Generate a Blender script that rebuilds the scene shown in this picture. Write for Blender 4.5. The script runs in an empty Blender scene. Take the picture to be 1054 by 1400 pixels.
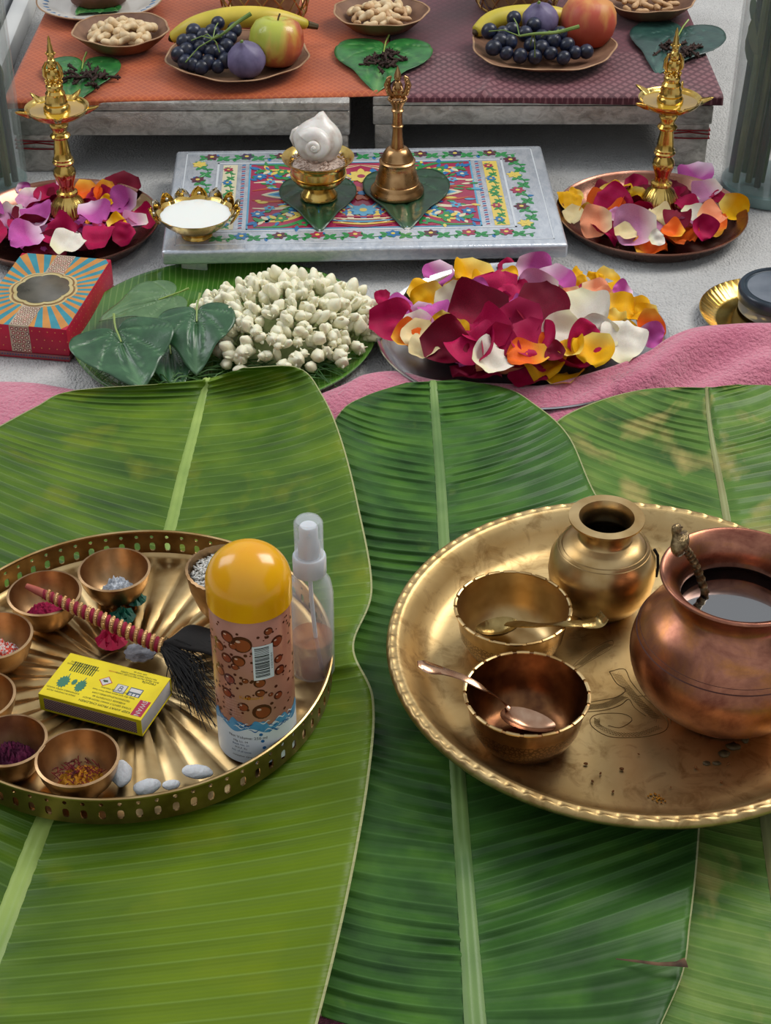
import bpy, bmesh, math, random
from math import sin, cos, tan, pi, atan2, sqrt, radians, exp
from mathutils import Vector, Matrix, Euler, noise as mnoise

random.seed(7)
sc = bpy.context.scene
C = sc.collection

# ------------------------------------------------------------------ camera
CAM_F, CAM_H, PITCH = 2300.0, 0.78, radians(35.8)
SP, CP = sin(PITCH), cos(PITCH)
cam_data = bpy.data.cameras.new('camera')
cam_data.sensor_fit = 'VERTICAL'
cam_data.sensor_height = 24.0
cam_data.lens = 24.0 * CAM_F / 1400.0
cam_data.clip_start = 0.01
cam = bpy.data.objects.new('camera', cam_data)
C.objects.link(cam)
cam.location = (0, 0, CAM_H)
cam.rotation_euler = (pi / 2 - PITCH, 0, 0)
sc.camera = cam

# ------------------------------------------------------------------ world
w = bpy.data.worlds.new('World')
sc.world = w
w.use_nodes = True
wn = w.node_tree.nodes
wl = w.node_tree.links
bg = wn['Background']
tc = wn.new('ShaderNodeTexCoord')
sep = wn.new('ShaderNodeSeparateXYZ')
rmp = wn.new('ShaderNodeValToRGB')
wl.new(tc.outputs['Generated'], sep.inputs[0])
wl.new(sep.outputs['Z'], rmp.inputs[0])
wl.new(rmp.outputs[0], bg.inputs[0])
rmp.color_ramp.elements[0].position = 0.0
rmp.color_ramp.elements[0].color = (0.46, 0.445, 0.42, 1)
rmp.color_ramp.elements[1].position = 0.6
rmp.color_ramp.elements[1].color = (0.66, 0.69, 0.73, 1)
bg.inputs[1].default_value = 0.86

# ------------------------------------------------------------------ lamps
def area(name, loc, target, size, power, col=(1, 1, 1), sy=None):
    d = bpy.data.lights.new(name, 'AREA')
    d.shape = 'RECTANGLE'
    d.size = size
    d.size_y = sy or size
    d.energy = power
    d.color = col
    o = bpy.data.objects.new(name, d)
    C.objects.link(o)
    o.location = loc
    o.rotation_euler = (Vector(target) - Vector(loc)).to_track_quat('-Z', 'Y').to_euler()
    return o
area('window_light_right', (1.35, 1.95, 1.8), (0, 1.0, 0), 1.0, 38, (1.0, 0.97, 0.92), 1.3)
area('window_light_left', (-1.6, 1.7, 1.5), (0, 1.1, 0), 0.9, 15, (0.93, 0.96, 1.0), 1.3)

sc.view_settings.view_transform = 'Standard'
sc.view_settings.look = 'None'
sc.view_settings.gamma = 1.0
sc.view_settings.use_curve_mapping = False
sc.view_settings.exposure = 0.0
sc.cycles.use_denoising = True
sc.cycles.max_bounces = 8
sc.cycles.caustics_reflective = False
sc.cycles.caustics_refractive = False

# ------------------------------------------------------------------ helpers: space
def P(px, py, z=0.0):
    """point of the horizontal plane at height z that the given image position looks at"""
    u, v = (px - 527.0) / CAM_F, (py - 700.0) / CAM_F
    d = (CAM_H - z) / (SP + v * CP)
    return Vector((u * d, (CP - v * SP) * d, z))
def project(q):
    d = q[1] * CP + (CAM_H - q[2]) * SP
    return (527 + CAM_F * q[0] / d, 700 + CAM_F * ((CAM_H - q[2]) * CP - q[1] * SP) / d)
def mpp(q):
    return (q[1] * CP + (CAM_H - q[2]) * SP) / CAM_F
def circ(L, Rr, Y, z):
    """centre and radius of the level circle whose outline spans L..Rr with middle row Y"""
    c = P((L + Rr) / 2, Y, z); r = (Rr - L) / 2 * mpp(c)
    px, py = (L + Rr) / 2, Y
    for _ in range(12):
        pts = [project((c[0] + r * cos(a), c[1] + r * sin(a), z)) for a in [i * pi / 32 for i in range(64)]]
        l, rr = min(p[0] for p in pts), max(p[0] for p in pts)
        t, b = min(p[1] for p in pts), max(p[1] for p in pts)
        px += (L + Rr - l - rr) / 2; py += Y - (t + b) / 2
        r *= (Rr - L) / (rr - l)
        c = P(px, py, z)
    return c, r

# ------------------------------------------------------------------ helpers: mesh
class MB:
    def __init__(s):
        s.v = []; s.f = []; s.m = []; s.a = []
    def add(s, vs, fs, mi=0, M=None, at=None):
        o = len(s.v)
        for q in vs:
            q = Vector(q)
            s.v.append(M @ q if M else q)
        s.a += at if at else [(0, 0, 0)] * len(vs)
        for f in fs:
            s.f.append([i + o for i in f]); s.m.append(mi)
        return s
    def lathe(s, prof, seg=48, mi=0, M=None, fn=None):
        vs = []; fs = []
        for k, (r, z) in enumerate(prof):
            for i in range(seg):
                a = 2 * pi * i / seg
                rr, zz = (r, z) if fn is None else fn(r, z, a, k)
                vs.append((rr * cos(a), rr * sin(a), zz))
        for k in range(len(prof) - 1):
            for i in range(seg):
                j = (i + 1) % seg
                fs.append((k * seg + i, k * seg + j, (k + 1) * seg + j, (k + 1) * seg + i))
        if prof[0][0] < 1e-4: pass
        return s.add(vs, fs, mi, M)
    def disc(s, r, z, seg=32, mi=0, M=None):
        vs = [(0, 0, z)] + [(r * cos(2 * pi * i / seg), r * sin(2 * pi * i / seg), z) for i in range(seg)]
        return s.add(vs, [(0, 1 + i, 1 + (i + 1) % seg) for i in range(seg)], mi, M)
    def tube(s, path, rad, seg=8, mi=0, M=None, caps=True, flat=1.0, up=None):
        path = [Vector(p) for p in path]
        n = len(path)
        if not isinstance(rad, (list, tuple)): rad = [rad] * n
        vs = []; fs = []
        prev = None
        for i in range(n):
            t = (path[min(i + 1, n - 1)] - path[max(i - 1, 0)])
            if t.length < 1e-9: t = Vector((0, 0, 1))
            t.normalize()
            if prev is None:
                a = up or (Vector((0, 0, 1)) if abs(t.z) < 0.9 else Vector((1, 0, 0)))
                prev = Vector(a)
            nrm = (prev - t * prev.dot(t))
            if nrm.length < 1e-6: nrm = t.orthogonal()
            nrm.normalize(); prev = nrm
            b = t.cross(nrm)
            for k in range(seg):
                an = 2 * pi * k / seg
                vs.append(path[i] + nrm * (cos(an) * rad[i] * flat) + b * (sin(an) * rad[i]))
        for i in range(n - 1):
            for k in range(seg):
                j = (k + 1) % seg
                fs.append((i * seg + k, i * seg + j, (i + 1) * seg + j, (i + 1) * seg + k))
        if caps:
            fs.append(tuple(reversed(range(seg)))); fs.append(tuple((n - 1) * seg + k for k in range(seg)))
        return s.add(vs, fs, mi, M)
    def box(s, sx, sy, sz, bev=0.0, mi=0, M=None, seg=2):
        bm = bmesh.new(); bmesh.ops.create_cube(bm, size=1.0)
        for v in bm.verts: v.co = Vector((v.co.x * sx, v.co.y * sy, v.co.z * sz))
        if bev: bmesh.ops.bevel(bm, geom=bm.edges[:], offset=bev, segments=seg, profile=0.5, affect='EDGES')
        bm.verts.index_update()
        vs = [v.co.copy() for v in bm.verts]; fs = [[v.index for v in f.verts] for f in bm.faces]
        bm.free()
        return s.add(vs, fs, mi, M)
    def ball(s, rx, ry, rz, seg=16, rings=10, mi=0, M=None, fn=None):
        vs = [(0, 0, -rz)]; fs = []
        for i in range(1, rings):
            b = -pi / 2 + pi * i / rings
            for k in range(seg):
                a = 2 * pi * k / seg
                vs.append((rx * cos(b) * cos(a), ry * cos(b) * sin(a), rz * sin(b)))
        vs.append((0, 0, rz))
        for k in range(seg): fs.append((0, 1 + (k + 1) % seg, 1 + k))
        for i in range(rings - 2):
            for k in range(seg):
                j = (k + 1) % seg; o = 1 + i * seg
                fs.append((o + k, o + j, o + seg + j, o + seg + k))
        o = 1 + (rings - 2) * seg
        for k in range(seg): fs.append((o + k, o + (k + 1) % seg, len(vs) - 1))
        if fn: vs = [fn(Vector(q)) for q in vs]
        return s.add(vs, fs, mi, M)
    def grid(s, nu, nv, fn, mi=0, M=None, att=None):
        vs = []; at = []
        for i in range(nu + 1):
            for j in range(nv + 1):
                vs.append(fn(i / nu, j / nv))
                if att: at.append(att(i / nu, j / nv))
        fs = [(i * (nv + 1) + j, (i + 1) * (nv + 1) + j, (i + 1) * (nv + 1) + j + 1, i * (nv + 1) + j + 1) for i in range(nu) for j in range(nv)]
        return s.add(vs, fs, mi, M, at or None)
    def poly(s, pts, z0, z1, mi=0, M=None):
        """flat outline with a real thickness"""
        n = len(pts)
        vs = [(x, y, z0) for x, y in pts] + [(x, y, z1) for x, y in pts]
        fs = [tuple(range(n, 2 * n))] + [(i, (i + 1) % n, n + (i + 1) % n, n + i) for i in range(n)]
        return s.add(vs, fs, mi, M)
    def mesh(s, name, mats, sharp=40):
        me = bpy.data.meshes.new(name)
        me.from_pydata(s.v, [], s.f)
        for m in (mats if isinstance(mats, (list, tuple)) else [mats]): me.materials.append(getattr(m, 'm', m))
        me.polygons.foreach_set('material_index', s.m)
        me.polygons.foreach_set('use_smooth', [True] * len(s.f))
        if any(a != (0, 0, 0) for a in s.a):
            at = me.attributes.new('st', 'FLOAT_VECTOR', 'POINT')
            at.data.foreach_set('vector', [c for a in s.a for c in a])
        me.update()
        if sharp: me.set_sharp_from_angle(angle=radians(sharp))
        return me
    def build(s, name, mats, parent=None, loc=(0, 0, 0), rot=(0, 0, 0), sharp=40):
        return put(s.mesh(name, mats, sharp), name, parent, loc, rot)

def put(me, name, parent=None, loc=(0, 0, 0), rot=(0, 0, 0)):
    o = bpy.data.objects.new(name, me)
    C.objects.link(o)
    if parent: o.parent = parent
    o.location = loc; o.rotation_euler = rot
    return o
def tag(o, label=None, cat=None, group=None, kind=None):
    if label: o['label'] = label
    if cat: o['category'] = cat
    if group: o['group'] = group
    if kind: o['kind'] = kind
    return o
def thing(name, label, cat, loc=(0, 0, 0), rot=(0, 0, 0), group=None):
    o = bpy.data.objects.new(name, None)
    C.objects.link(o)
    o.empty_display_size = 0.02
    o.location = loc; o.rotation_euler = rot
    return tag(o, label, cat, group)
def dup(root, loc=None, rot=None, label=None, group=None, parent=None):
    c = root.copy(); C.objects.link(c)
    if parent: c.parent = parent
    if loc is not None: c.location = loc
    if rot is not None: c.rotation_euler = rot
    if label: c['label'] = label
    if group: c['group'] = group
    for ch in root.children: dup(ch, parent=c)
    return c
def T(x=0, y=0, z=0): return Matrix.Translation((x, y, z))
def RX(a): return Matrix.Rotation(a, 4, 'X')
def RY(a): return Matrix.Rotation(a, 4, 'Y')
def RZ(a): return Matrix.Rotation(a, 4, 'Z')
def cr(pts, t):
    """Catmull-Rom through pts, t in 0..1"""
    n = len(pts) - 1
    x = min(max(t, 0), 1) * n; i = min(int(x), n - 1); f = x - i
    p = [Vector(pts[min(max(k, 0), n)]) for k in (i - 1, i, i + 1, i + 2)]
    if i == 0: p[0] = p[1] * 2 - p[2]
    if i == n - 1: p[3] = p[2] * 2 - p[1]
    return 0.5 * ((2 * p[1]) + (p[2] - p[0]) * f + (2 * p[0] - 5 * p[1] + 4 * p[2] - p[3]) * f * f + (3 * p[1] - p[0] - 3 * p[2] + p[3]) * f ** 3)
def sm(x, a, b):
    t = min(max((x - a) / (b - a), 0), 1); return t * t * (3 - 2 * t)
def nz(x, y, z=0): return mnoise.noise(Vector((x, y, z)))
_tc = {}
def textmesh(s, size):
    """letters as flat faces, centred"""
    k = (s, size)
    if k not in _tc:
        cu = bpy.data.curves.new('lettering', 'FONT'); cu.body = s; cu.size = size
        cu.align_x = 'CENTER'; cu.align_y = 'CENTER'; cu.resolution_u = 2
        o = bpy.data.objects.new('lettering', cu); C.objects.link(o)
        dg = bpy.context.evaluated_depsgraph_get()
        me = bpy.data.meshes.new_from_object(o.evaluated_get(dg))
        _tc[k] = ([v.co.copy() for v in me.vertices], [list(p.vertices) for p in me.polygons])
        bpy.data.objects.remove(o); bpy.data.curves.remove(cu); bpy.data.meshes.remove(me)
    return _tc[k]

# ------------------------------------------------------------------ helpers: materials
def lin(h):
    if not isinstance(h, str): return tuple(h) + (1,)
    h = h.lstrip('#'); o = []
    for i in (0, 2, 4):
        c = int(h[i:i + 2], 16) / 255
        o.append(c / 12.92 if c <= 0.04045 else ((c + 0.055) / 1.055) ** 2.4)
    return tuple(o) + (1,)
class N:
    def __init__(s, name):
        s.m = bpy.data.materials.new(name); s.m.use_nodes = True
        s.t = s.m.node_tree; s.b = s.t.nodes['Principled BSDF']
        s.tc = s.t.nodes.new('ShaderNodeTexCoord')
    def new(s, k): return s.t.nodes.new(k)
    def ln(s, a, b): s.t.links.new(a, b)
    def set(s, **k):
        for n_, v in k.items(): s.b.inputs[n_.replace('_', ' ')].default_value = v
        return s
    def noise(s, scale, detail=3, vec=None, rough=0.5, dist=0):
        n = s.new('ShaderNodeTexNoise'); n.inputs['Scale'].default_value = scale
        n.inputs['Detail'].default_value = detail; n.inputs['Roughness'].default_value = rough
        n.inputs['Distortion'].default_value = dist
        s.ln(vec or s.tc.outputs['Object'], n.inputs['Vector']); return n.outputs['Fac']
    def mapv(s, scale, vec=None):
        n = s.new('ShaderNodeMapping'); n.inputs['Scale'].default_value = scale
        s.ln(vec or s.tc.outputs['Object'], n.inputs[0]); return n.outputs[0]
    def math(s, op, a, b=0.0, c=None):
        n = s.new('ShaderNodeMath'); n.operation = op
        for i, x in enumerate((a, b) if c is None else (a, b, c)):
            if isinstance(x, (int, float)): n.inputs[i].default_value = x
            else: s.ln(x, n.inputs[i])
        return n.outputs[0]
    def ramp(s, fac, stops):
        n = s.new('ShaderNodeValToRGB'); e = n.color_ramp.elements
        while len(e) < len(stops): e.new(0.5)
        for i, (p, c) in enumerate(stops): e[i].position = p; e[i].color = lin(c)
        s.ln(fac, n.inputs[0]); return n.outputs[0]
    def mix(s, fac, a, b, mode='MIX'):
        n = s.new('ShaderNodeMix'); n.data_type = 'RGBA'; n.blend_type = mode
        for i, x in ((0, fac), (6, a), (7, b)):
            if isinstance(x, (int, float)): n.inputs[i].default_value = x
            elif isinstance(x, (str, tuple)): n.inputs[i].default_value = lin(x) if isinstance(x, str) else x
            else: s.ln(x, n.inputs[i])
        return n.outputs[2]
    def col(s, o): s.ln(o, s.b.inputs['Base Color']); return s
    def bump(s, h, strength=0.3, dist=0.001):
        n = s.new('ShaderNodeBump'); n.inputs['Strength'].default_value = strength
        n.inputs['Distance'].default_value = dist
        s.ln(h, n.inputs['Height']); s.ln(n.outputs[0], s.b.inputs['Normal']); return s
    def sep(s, v=None):
        n = s.new('ShaderNodeSeparateXYZ'); s.ln(v or s.tc.outputs['Object'], n.inputs[0]); return n.outputs
    def attr(s):
        n = s.new('ShaderNodeAttribute'); n.attribute_name = 'st'; return n.outputs['Vector']
def mat(name, c1, c2=None, rough=0.5, metal=0.0, ns=40, bump=0.0, bs=300, lo=0.35, hi=0.65, sss=0.0, coat=0.0, rv=0.0, trans=0.0, ior=1.45, bd=0.001, det=3):
    n = N(name)
    n.set(Roughness=rough, Metallic=metal, IOR=ior)
    if coat: n.set(Coat_Weight=coat, Coat_Roughness=0.15)
    if trans: n.set(Transmission_Weight=trans)
    if sss:
        n.set(Subsurface_Weight=sss, Subsurface_Scale=0.004)
        n.b.inputs['Subsurface Radius'].default_value = (1, 0.6, 0.5)
    f = n.noise(ns, det)
    n.col(n.ramp(f, [(lo, c1), (hi, c2 or c1)]))
    if rv:
        mr = n.math('MULTIPLY_ADD', n.noise(ns * 1.7, 3), rv * 2, rough - rv)
        n.ln(mr, n.b.inputs['Roughness'])
    if bump: n.bump(n.noise(bs, 3), bump, bd)
    return n.m

BRASS = mat('brass', '#d2b684', '#ab8a58', 0.33, 1.0, 35, 0.10, 180, rv=0.08, bd=0.0006)
BRASS_DARK = mat('aged_brass', '#a88b5e', '#78603e', 0.36, 1.0, 45, 0.12, 220, rv=0.1, bd=0.0006)
BOWLBRASS = mat('small_bowl_brass', '#c7a37a', '#a17c54', 0.34, 1.0, 60, 0.08, 260, rv=0.06, bd=0.0005)
GOLD = mat('polished_gold_brass', '#e2c374', '#c49b48', 0.2, 1.0, 60, 0.05, 200, rv=0.05, bd=0.0004)
_cn = N('tarnished_copper'); _cn.set(Metallic=1.0)
_f = _cn.noise(22, 6, None, .65, .6); _g = _cn.noise(48, 6, None, .7, .3)
_cn.col(_cn.mix(_cn.ramp(_g, [(.40, '#000000'), (.80, '#d0d0d0')]), _cn.ramp(_f, [(.34, '#855042'), (.5, '#b47a62'), (.64, '#c48450')]), '#54302a'))
_cn.ln(_cn.math('MULTIPLY_ADD', _g, .25, .20), _cn.b.inputs['Roughness'])
_cn.bump(_cn.noise(120, 3), .12, .0006)
COPPER = _cn.m
COPPERPL = mat('copper_plate_metal', '#b48472', '#8f6252', 0.28, 1.0, 30, 0.05, 200, rv=0.06)
STEEL = mat('bright_steel', '#d6d7d9', '#c2c3c6', 0.26, 1.0, 30, 0.03, 100)
def clear(name, c, alpha, rough=0.06, edge=0.5):
    n = N(name); n.set(Roughness=rough, Alpha=alpha, Base_Color=lin(c))
    lw = n.new('ShaderNodeLayerWeight'); lw.inputs['Blend'].default_value = 0.35
    n.ln(n.math('MULTIPLY_ADD', lw.outputs['Facing'], edge, alpha), n.b.inputs['Alpha'])
    return n.m

# ================================================================== the setting
def foil(name, c1, c2, rough=0.33, sc_=260, st=0.5, metal=0.85):
    n = N(name); n.set(Roughness=rough, Metallic=metal)
    v = n.mapv((1, 0.45, 1.6))
    f = n.noise(sc_ * 0.25, 4, v, 0.6, 1.2)
    n.col(n.ramp(f, [(0.3, c2), (0.62, c1)]))
    n.bump(n.noise(sc_, 3, v, 0.55, 1.5), st, 0.0016)
    return n.m
SILVERFOIL = foil('embossed_silver_foil', '#cbc7c0', '#97928b', .4)
BOARDFOIL = foil('silver_board_foil', '#dadfe6', '#bcc4ce', 0.26, 420, 0.25, 0.55)

nfl = N('white_plush_rug'); nfl.set(Roughness=0.95)
nfl.b.inputs['Sheen Weight'].default_value = 0.3
f1 = nfl.noise(9, 4)
f2 = nfl.noise(420, 2, nfl.mapv((1, 0.6, 1)))
nfl.col(nfl.mix(nfl.math('MULTIPLY', f2, 0.45), nfl.ramp(f1, [(0.35, '#bcbbb9'), (0.65, '#cfcecb')]), '#8f8e8d'))
nfl.bump(nfl.math('ADD', f2, nfl.math('MULTIPLY', nfl.noise(60, 3), 1.2)), 0.9, 0.004)
fl = MB().box(5.2, 5.0, 0.02, 0, 0, T(0, 1.1, -0.01)).build('floor', nfl.m)
tag(fl, kind='structure')

WALL = mat('wall_plaster', '#8d8880', '#7f7a72', 0.9, 0, 4)
WHITEP = mat('white_painted_frame', '#dcdcd8', '#c9cac8', 0.45, 0, 12)
for nm, sx, sy, x, y in (('wall_left', 0.1, 5.0, -2.65, 1.1), ('wall_right', 0.1, 5.0, 2.65, 1.1), ('wall_back', 5.2, 0.1, 0, 3.65)):
    hz_ = 0.45 if nm == 'wall_back' else 2.4
    tag(MB().box(sx, sy, hz_, 0, 0, T(x, y, hz_ / 2)).build(nm, WALL), kind='structure')
for i_, x_ in enumerate((-2.6, -1.3, 0.0, 1.3, 2.6)):      # mullions of the glazed back wall
    tag(MB().box(.06, .06, 2.0, .004, 0, T(x_, 3.65, 1.45)).build('window_%d' % (i_ + 1), WHITEP), kind='structure')
# low white and grey door track on the floor left of the stool, in two steps
a_, b_ = P(-14, 150, 0.02), P(62, -40, 0.02)
def bar_between(a, b, wd, z0, z1, off, name, m):
    d = Vector((b.x - a.x, b.y - a.y, 0)); L = d.length; ang = atan2(d.y, d.x)
    nrm = Vector((-d.y, d.x, 0)).normalized()
    c = (a + b) / 2 + nrm * off
    return MB().box(L, wd, z1 - z0, 0.003, 0, T(c.x, c.y, (z0 + z1) / 2) @ RZ(ang)).build(name, m)
tag(bar_between(a_ - (b_ - a_) * 0.5, b_, 0.022, 0, 0.03, 0.012, 'trim_1', WHITEP), kind='structure')
tag(bar_between(a_ - (b_ - a_) * 0.5, b_, 0.03, 0, 0.05, 0.048, 'trim_2', mat('grey_door_track', '#b9bdc2', '#a4a9ae', 0.4, 0, 20)), kind='structure')

# ================================================================== banana leaves and towel
NR = 0.0128   # spacing of the side ribs along the midrib, metres
def leaf_mat(name, dark, mid, light, dry, drylo, dryhi, vein='#8fae62', gloss=0.42, ripe=None):
    n = N(name); n.set(Roughness=gloss, Specular_IOR_Level=0.22)
    x, y, z = n.sep(n.attr())          # x: -1..1 across, y: side rib number along
    fr = n.math('FRACT', y)
    line = n.math('SUBTRACT', 1.0, n.math('MINIMUM', n.math('MULTIPLY', n.math('ABSOLUTE', n.math('SUBTRACT', fr, 0.5)), 11.0), 1.0))
    cmb = n.new('ShaderNodeCombineXYZ')
    n.ln(n.math('MULTIPLY', x, 0.9), cmb.inputs[0]); n.ln(n.math('MULTIPLY', y, 0.16), cmb.inputs[1])
    streak = n.noise(2.6, 4, cmb.outputs[0])
    big = n.noise(5.5, 2)
    base = n.ramp(n.math('MULTIPLY_ADD', streak, 0.6, n.math('MULTIPLY', big, 0.4)), [(0.36, dark), (0.5, mid), (0.66, light)])
    cm2 = n.new('ShaderNodeCombineXYZ')
    n.ln(n.math('MULTIPLY', x, 1.3), cm2.inputs[0]); n.ln(n.math('MULTIPLY', y, 0.09), cm2.inputs[1])
    dr = n.ramp(n.noise(2.2, 4, cm2.outputs[0]), [(drylo, '#000000'), (dryhi, '#ffffff')])
    base = n.mix(dr, base, dry)
    if ripe:      # ripening: yellower towards the leaf's base and its right side
        k = n.math('MULTIPLY', n.ramp(n.math('MULTIPLY', y, .02), [(.1, '#ffffff'), (.72, '#000000')]), n.ramp(x, [(.02, '#000000'), (.5, '#ffffff')]))
        base = n.mix(n.math('MULTIPLY', k, .75), base, ripe)
    fine = n.math('FRACT', n.math('MULTIPLY', y, 5.0))
    finel = n.math('ABSOLUTE', n.math('SUBTRACT', fine, 0.5))
    base = n.mix(n.math('MULTIPLY', finel, 0.22), base, dark)
    base = n.mix(n.math('MULTIPLY', line, 0.22), base, vein)
    edge = n.math('GREATER_THAN', n.math('ABSOLUTE', x), 0.992)
    base = n.mix(n.math('MULTIPLY', edge, 0.8), base, '#b9b98a')
    n.col(base)
    h = n.math('ADD', n.math('MULTIPLY', line, 0.8), n.math('MULTIPLY', finel, 0.35))
    n.bump(h, 0.35, 0.0012)
    return n.m

def banana_leaf(label, m, ribm, rib, left, right, zf, rows, ribw, cols=26, bow=10, seed=1, name='banana_leaf'):
    # world arc length along the midrib gives the rib numbering
    K = rows
    rp = [cr([(a, b, 0) for a, b in rib], i / K) for i in range(K + 1)]
    lp = [cr([(a, b, 0) for a, b in left], i / K) for i in range(K + 1)]
    rr = [cr([(a, b, 0) for a, b in right], i / K) for i in range(K + 1)]
    arc = [0.0]
    for i in range(K):
        arc.append(arc[-1] + (P(rp[i + 1].x, rp[i + 1].y, .03) - P(rp[i].x, rp[i].y, .03)).length)
    mb = MB(); vs = []; at = []
    for i in range(K + 1):
        t = i / K
        for j in range(-cols, cols + 1):
            s = j / cols
            e = rr[i] if s > 0 else lp[i]
            a = abs(s)
            px = rp[i].x + (e.x - rp[i].x) * a
            py = rp[i].y + (e.y - rp[i].y) * a + bow * (1 - sm(t, 0.8, 0.97)) * 4 * a * (1 - a) * (0.6 + 0.4 * a)
            ph = arc[i] / NR; ph += 0.9 * nz(ph * 0.23, (2 if s > 0 else 5) + 0.6 * a, seed)
            q = P(px, py, .03)
            z = zf(t, s, q, ph)
            vs.append(P(px, py, z)); at.append((s if abs(s) > 1e-4 else 1e-4, ph, 0))
    W = 2 * cols + 1
    fs = [(i * W + j, i * W + j + 1, (i + 1) * W + j + 1, (i + 1) * W + j) for i in range(K) for j in range(W - 1)]
    mb.add(vs, fs, 0, None, at)
    c0 = vs[(K // 2) * W + cols]
    root = thing(name, label, 'leaf', (c0.x, c0.y, 0))
    o = mb.build('blade', m, root, (-c0.x, -c0.y, 0), sharp=0)
    md = o.modifiers.new('thickness', 'SOLIDIFY'); md.thickness = 0.0006; md.offset = -1
    # midrib: a raised rounded strip with a groove down its middle
    rb = MB(); vs = []; n = 9; st = max(1, K // 120)
    idx = list(range(0, K + 1, st))
    for i in idx:
        p0 = rp[i]; p1 = rp[min(i + 1, K)]; pm = rp[max(i - 1, 0)]
        z = zf(i / K, 0.0, P(p0.x, p0.y, .03), arc[i] / NR)
        w_ = ribw * (1.0 - 0.5 * i / K)
        d = P(p1.x, p1.y, z) - P(pm.x, pm.y, z); d.normalize(); nx = Vector((d.y, -d.x, 0))
        c = P(p0.x, p0.y, z)
        for k in range(n):
            u = k / (n - 1) * 2 - 1
            hh = (1 - u * u) * 0.35 - 0.22 * exp(-(u / 0.22) ** 2)
            vs.append(c + nx * (u * w_) + Vector((0, 0, 0.0003 + w_ * hh)))
    fs = [(i * n + j, i * n + j + 1, (i + 1) * n + j + 1, (i + 1) * n + j) for i in range(len(idx) - 1) for j in range(n - 1)]
    rb.add(vs, fs)
    rb.build('midrib', ribm, root, (-c0.x, -c0.y, 0), sharp=0)
    return root

RIB1 = mat('pale_green_midrib', '#9cb35a', '#7f9a48', 0.45, 0, 20, 0.1, 300)
RIB2 = mat('green_midrib', '#7d9a55', '#55763c', 0.45, 0, 12, 0.1, 300)
RIB3 = mat('brownish_midrib', '#8f9460', '#7d7a4c', 0.5, 0, 16, 0.1, 300)
LM1 = leaf_mat('left_banana_leaf', '#2f4c18', '#476619', '#647f1c', '#7f861a', 0.55, 0.8, ripe='#6c8206')
LM2 = leaf_mat('middle_banana_leaf', '#213f1b', '#375f24', '#507a2a', '#6a8826', 0.66, 0.85, '#5f8a4c')
LM3 = leaf_mat('right_banana_leaf', '#3a5a26', '#587a32', '#7d9446', '#a89a5c', 0.52, 0.70, '#93a45e')

# places of the trays, needed so the leaves lie flat beneath them
TRAY_Z = 0.0405
tl_c, tl_r = circ(-112, 455, 908, TRAY_Z + 0.022)
tr_c, tr_r = circ(528, 1212, 906, TRAY_Z + 0.022)
def under(q):
    """1 well outside every tray, 0 beneath one"""
    k = 1.0
    for c, r in ((tl_c, tl_r * 0.97), (tr_c, tr_r * 0.9)):
        d = sqrt((q.x - c.x) ** 2 + (q.y - c.y) ** 2) / r
        k = min(k, sm(d, 0.92, 1.12))
    return k
def ripple(ph, s, amp):
    a = abs(s)
    fr = (ph % 1.0)
    v = 1 - abs(fr * 2 - 1)              # ridge
    v = v * v * (3 - 2 * v)
    return (v - 0.5) * amp * (0.75 + 0.9 * nz(ph * 0.3, a * 1.5, 4)) * sm(a, 0.01, 0.10) * (1 - 0.45 * sm(a, 0.7, 1.0))
def z1(t, s, q, ph):
    k = 0.25 + 0.75 * under(q)
    z = 0.0345 + ripple(ph, s, 0.0013) * k
    z += under(q) * (0.0035 * nz(q.x * 7, q.y * 7, 1.5))
    if s > 0:
        z += 0.004 * sm(s, 0.8, 1.0) * k
        z += 0.010 * sm(t, 0.78, 0.97) * sm(s, 0.15, 0.8)
        z += 0.007 * exp(-((t - 0.425) / 0.018) ** 2) * sm(s, 0.72, 1.0)
    z += 0.012 * sm(t, 0.84, 0.99)
    z += 0.0022 * exp(-(s / 0.05) ** 2) * -1
    return z
def z2(t, s, q, ph):
    k = 0.25 + 0.75 * under(q)
    z = 0.026 + ripple(ph, s, 0.0023) * k + 0.002 * under(q) * nz(q.x * 8, q.y * 8, 5)
    z += 0.004 * sm(t, 0.9, 1) - 0.0012 * sm(abs(s), 0.85, 1)
    if s < 0: z -= 0.002 * sm(-s, 0.4, 1)
    return z
def z3(t, s, q, ph):
    k = 0.2 + 0.8 * under(q)
    z = 0.0185 + ripple(ph, s, 0.0015) * k + 0.0015 * nz(q.x * 8, q.y * 8, 9)
    if s > 0: z += 0.003
    return z + 0.012 * sm(t, 0.62, 0.95)

rib1 = [(-120, 1580), (-50, 1410), (5, 1265), (60, 1125), (120, 990), (155, 910), (195, 815), (228, 740), (250, 650), (268, 580), (279, 535), (284, 518)]
r1 = [(385, 1570), (438, 1385), (478, 1215), (505, 1060), (511, 955), (484, 884), (509, 806), (490, 690), (467, 600), (441, 540), (408, 503), (335, 503)]
l1 = [(-420, 1420), (-400, 1250), (-360, 1080), (-320, 940), (-270, 820), (-210, 735), (-140, 672), (-75, 622), (-12, 588), (48, 556), (95, 535), (215, 526)]
rib2 = [(652, 1424), (648, 1375), (645, 1330), (640, 1262), (631, 1140), (622, 1000), (614, 860), (607, 740), (602, 655), (597, 590), (594, 550), (592, 521)]
r2 = [(900, 1410), (934, 1330), (944, 1262), (954, 1170), (960, 1050), (955, 900), (920, 790), (824, 690), (778, 596), (728, 550), (690, 530), (625, 519)]
l2 = [(438, 1388), (425, 1345), (420, 1290), (420, 1215), (424, 1100), (430, 950), (435, 820), (438, 710), (445, 610), (466, 562), (500, 541), (555, 523)]
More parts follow.
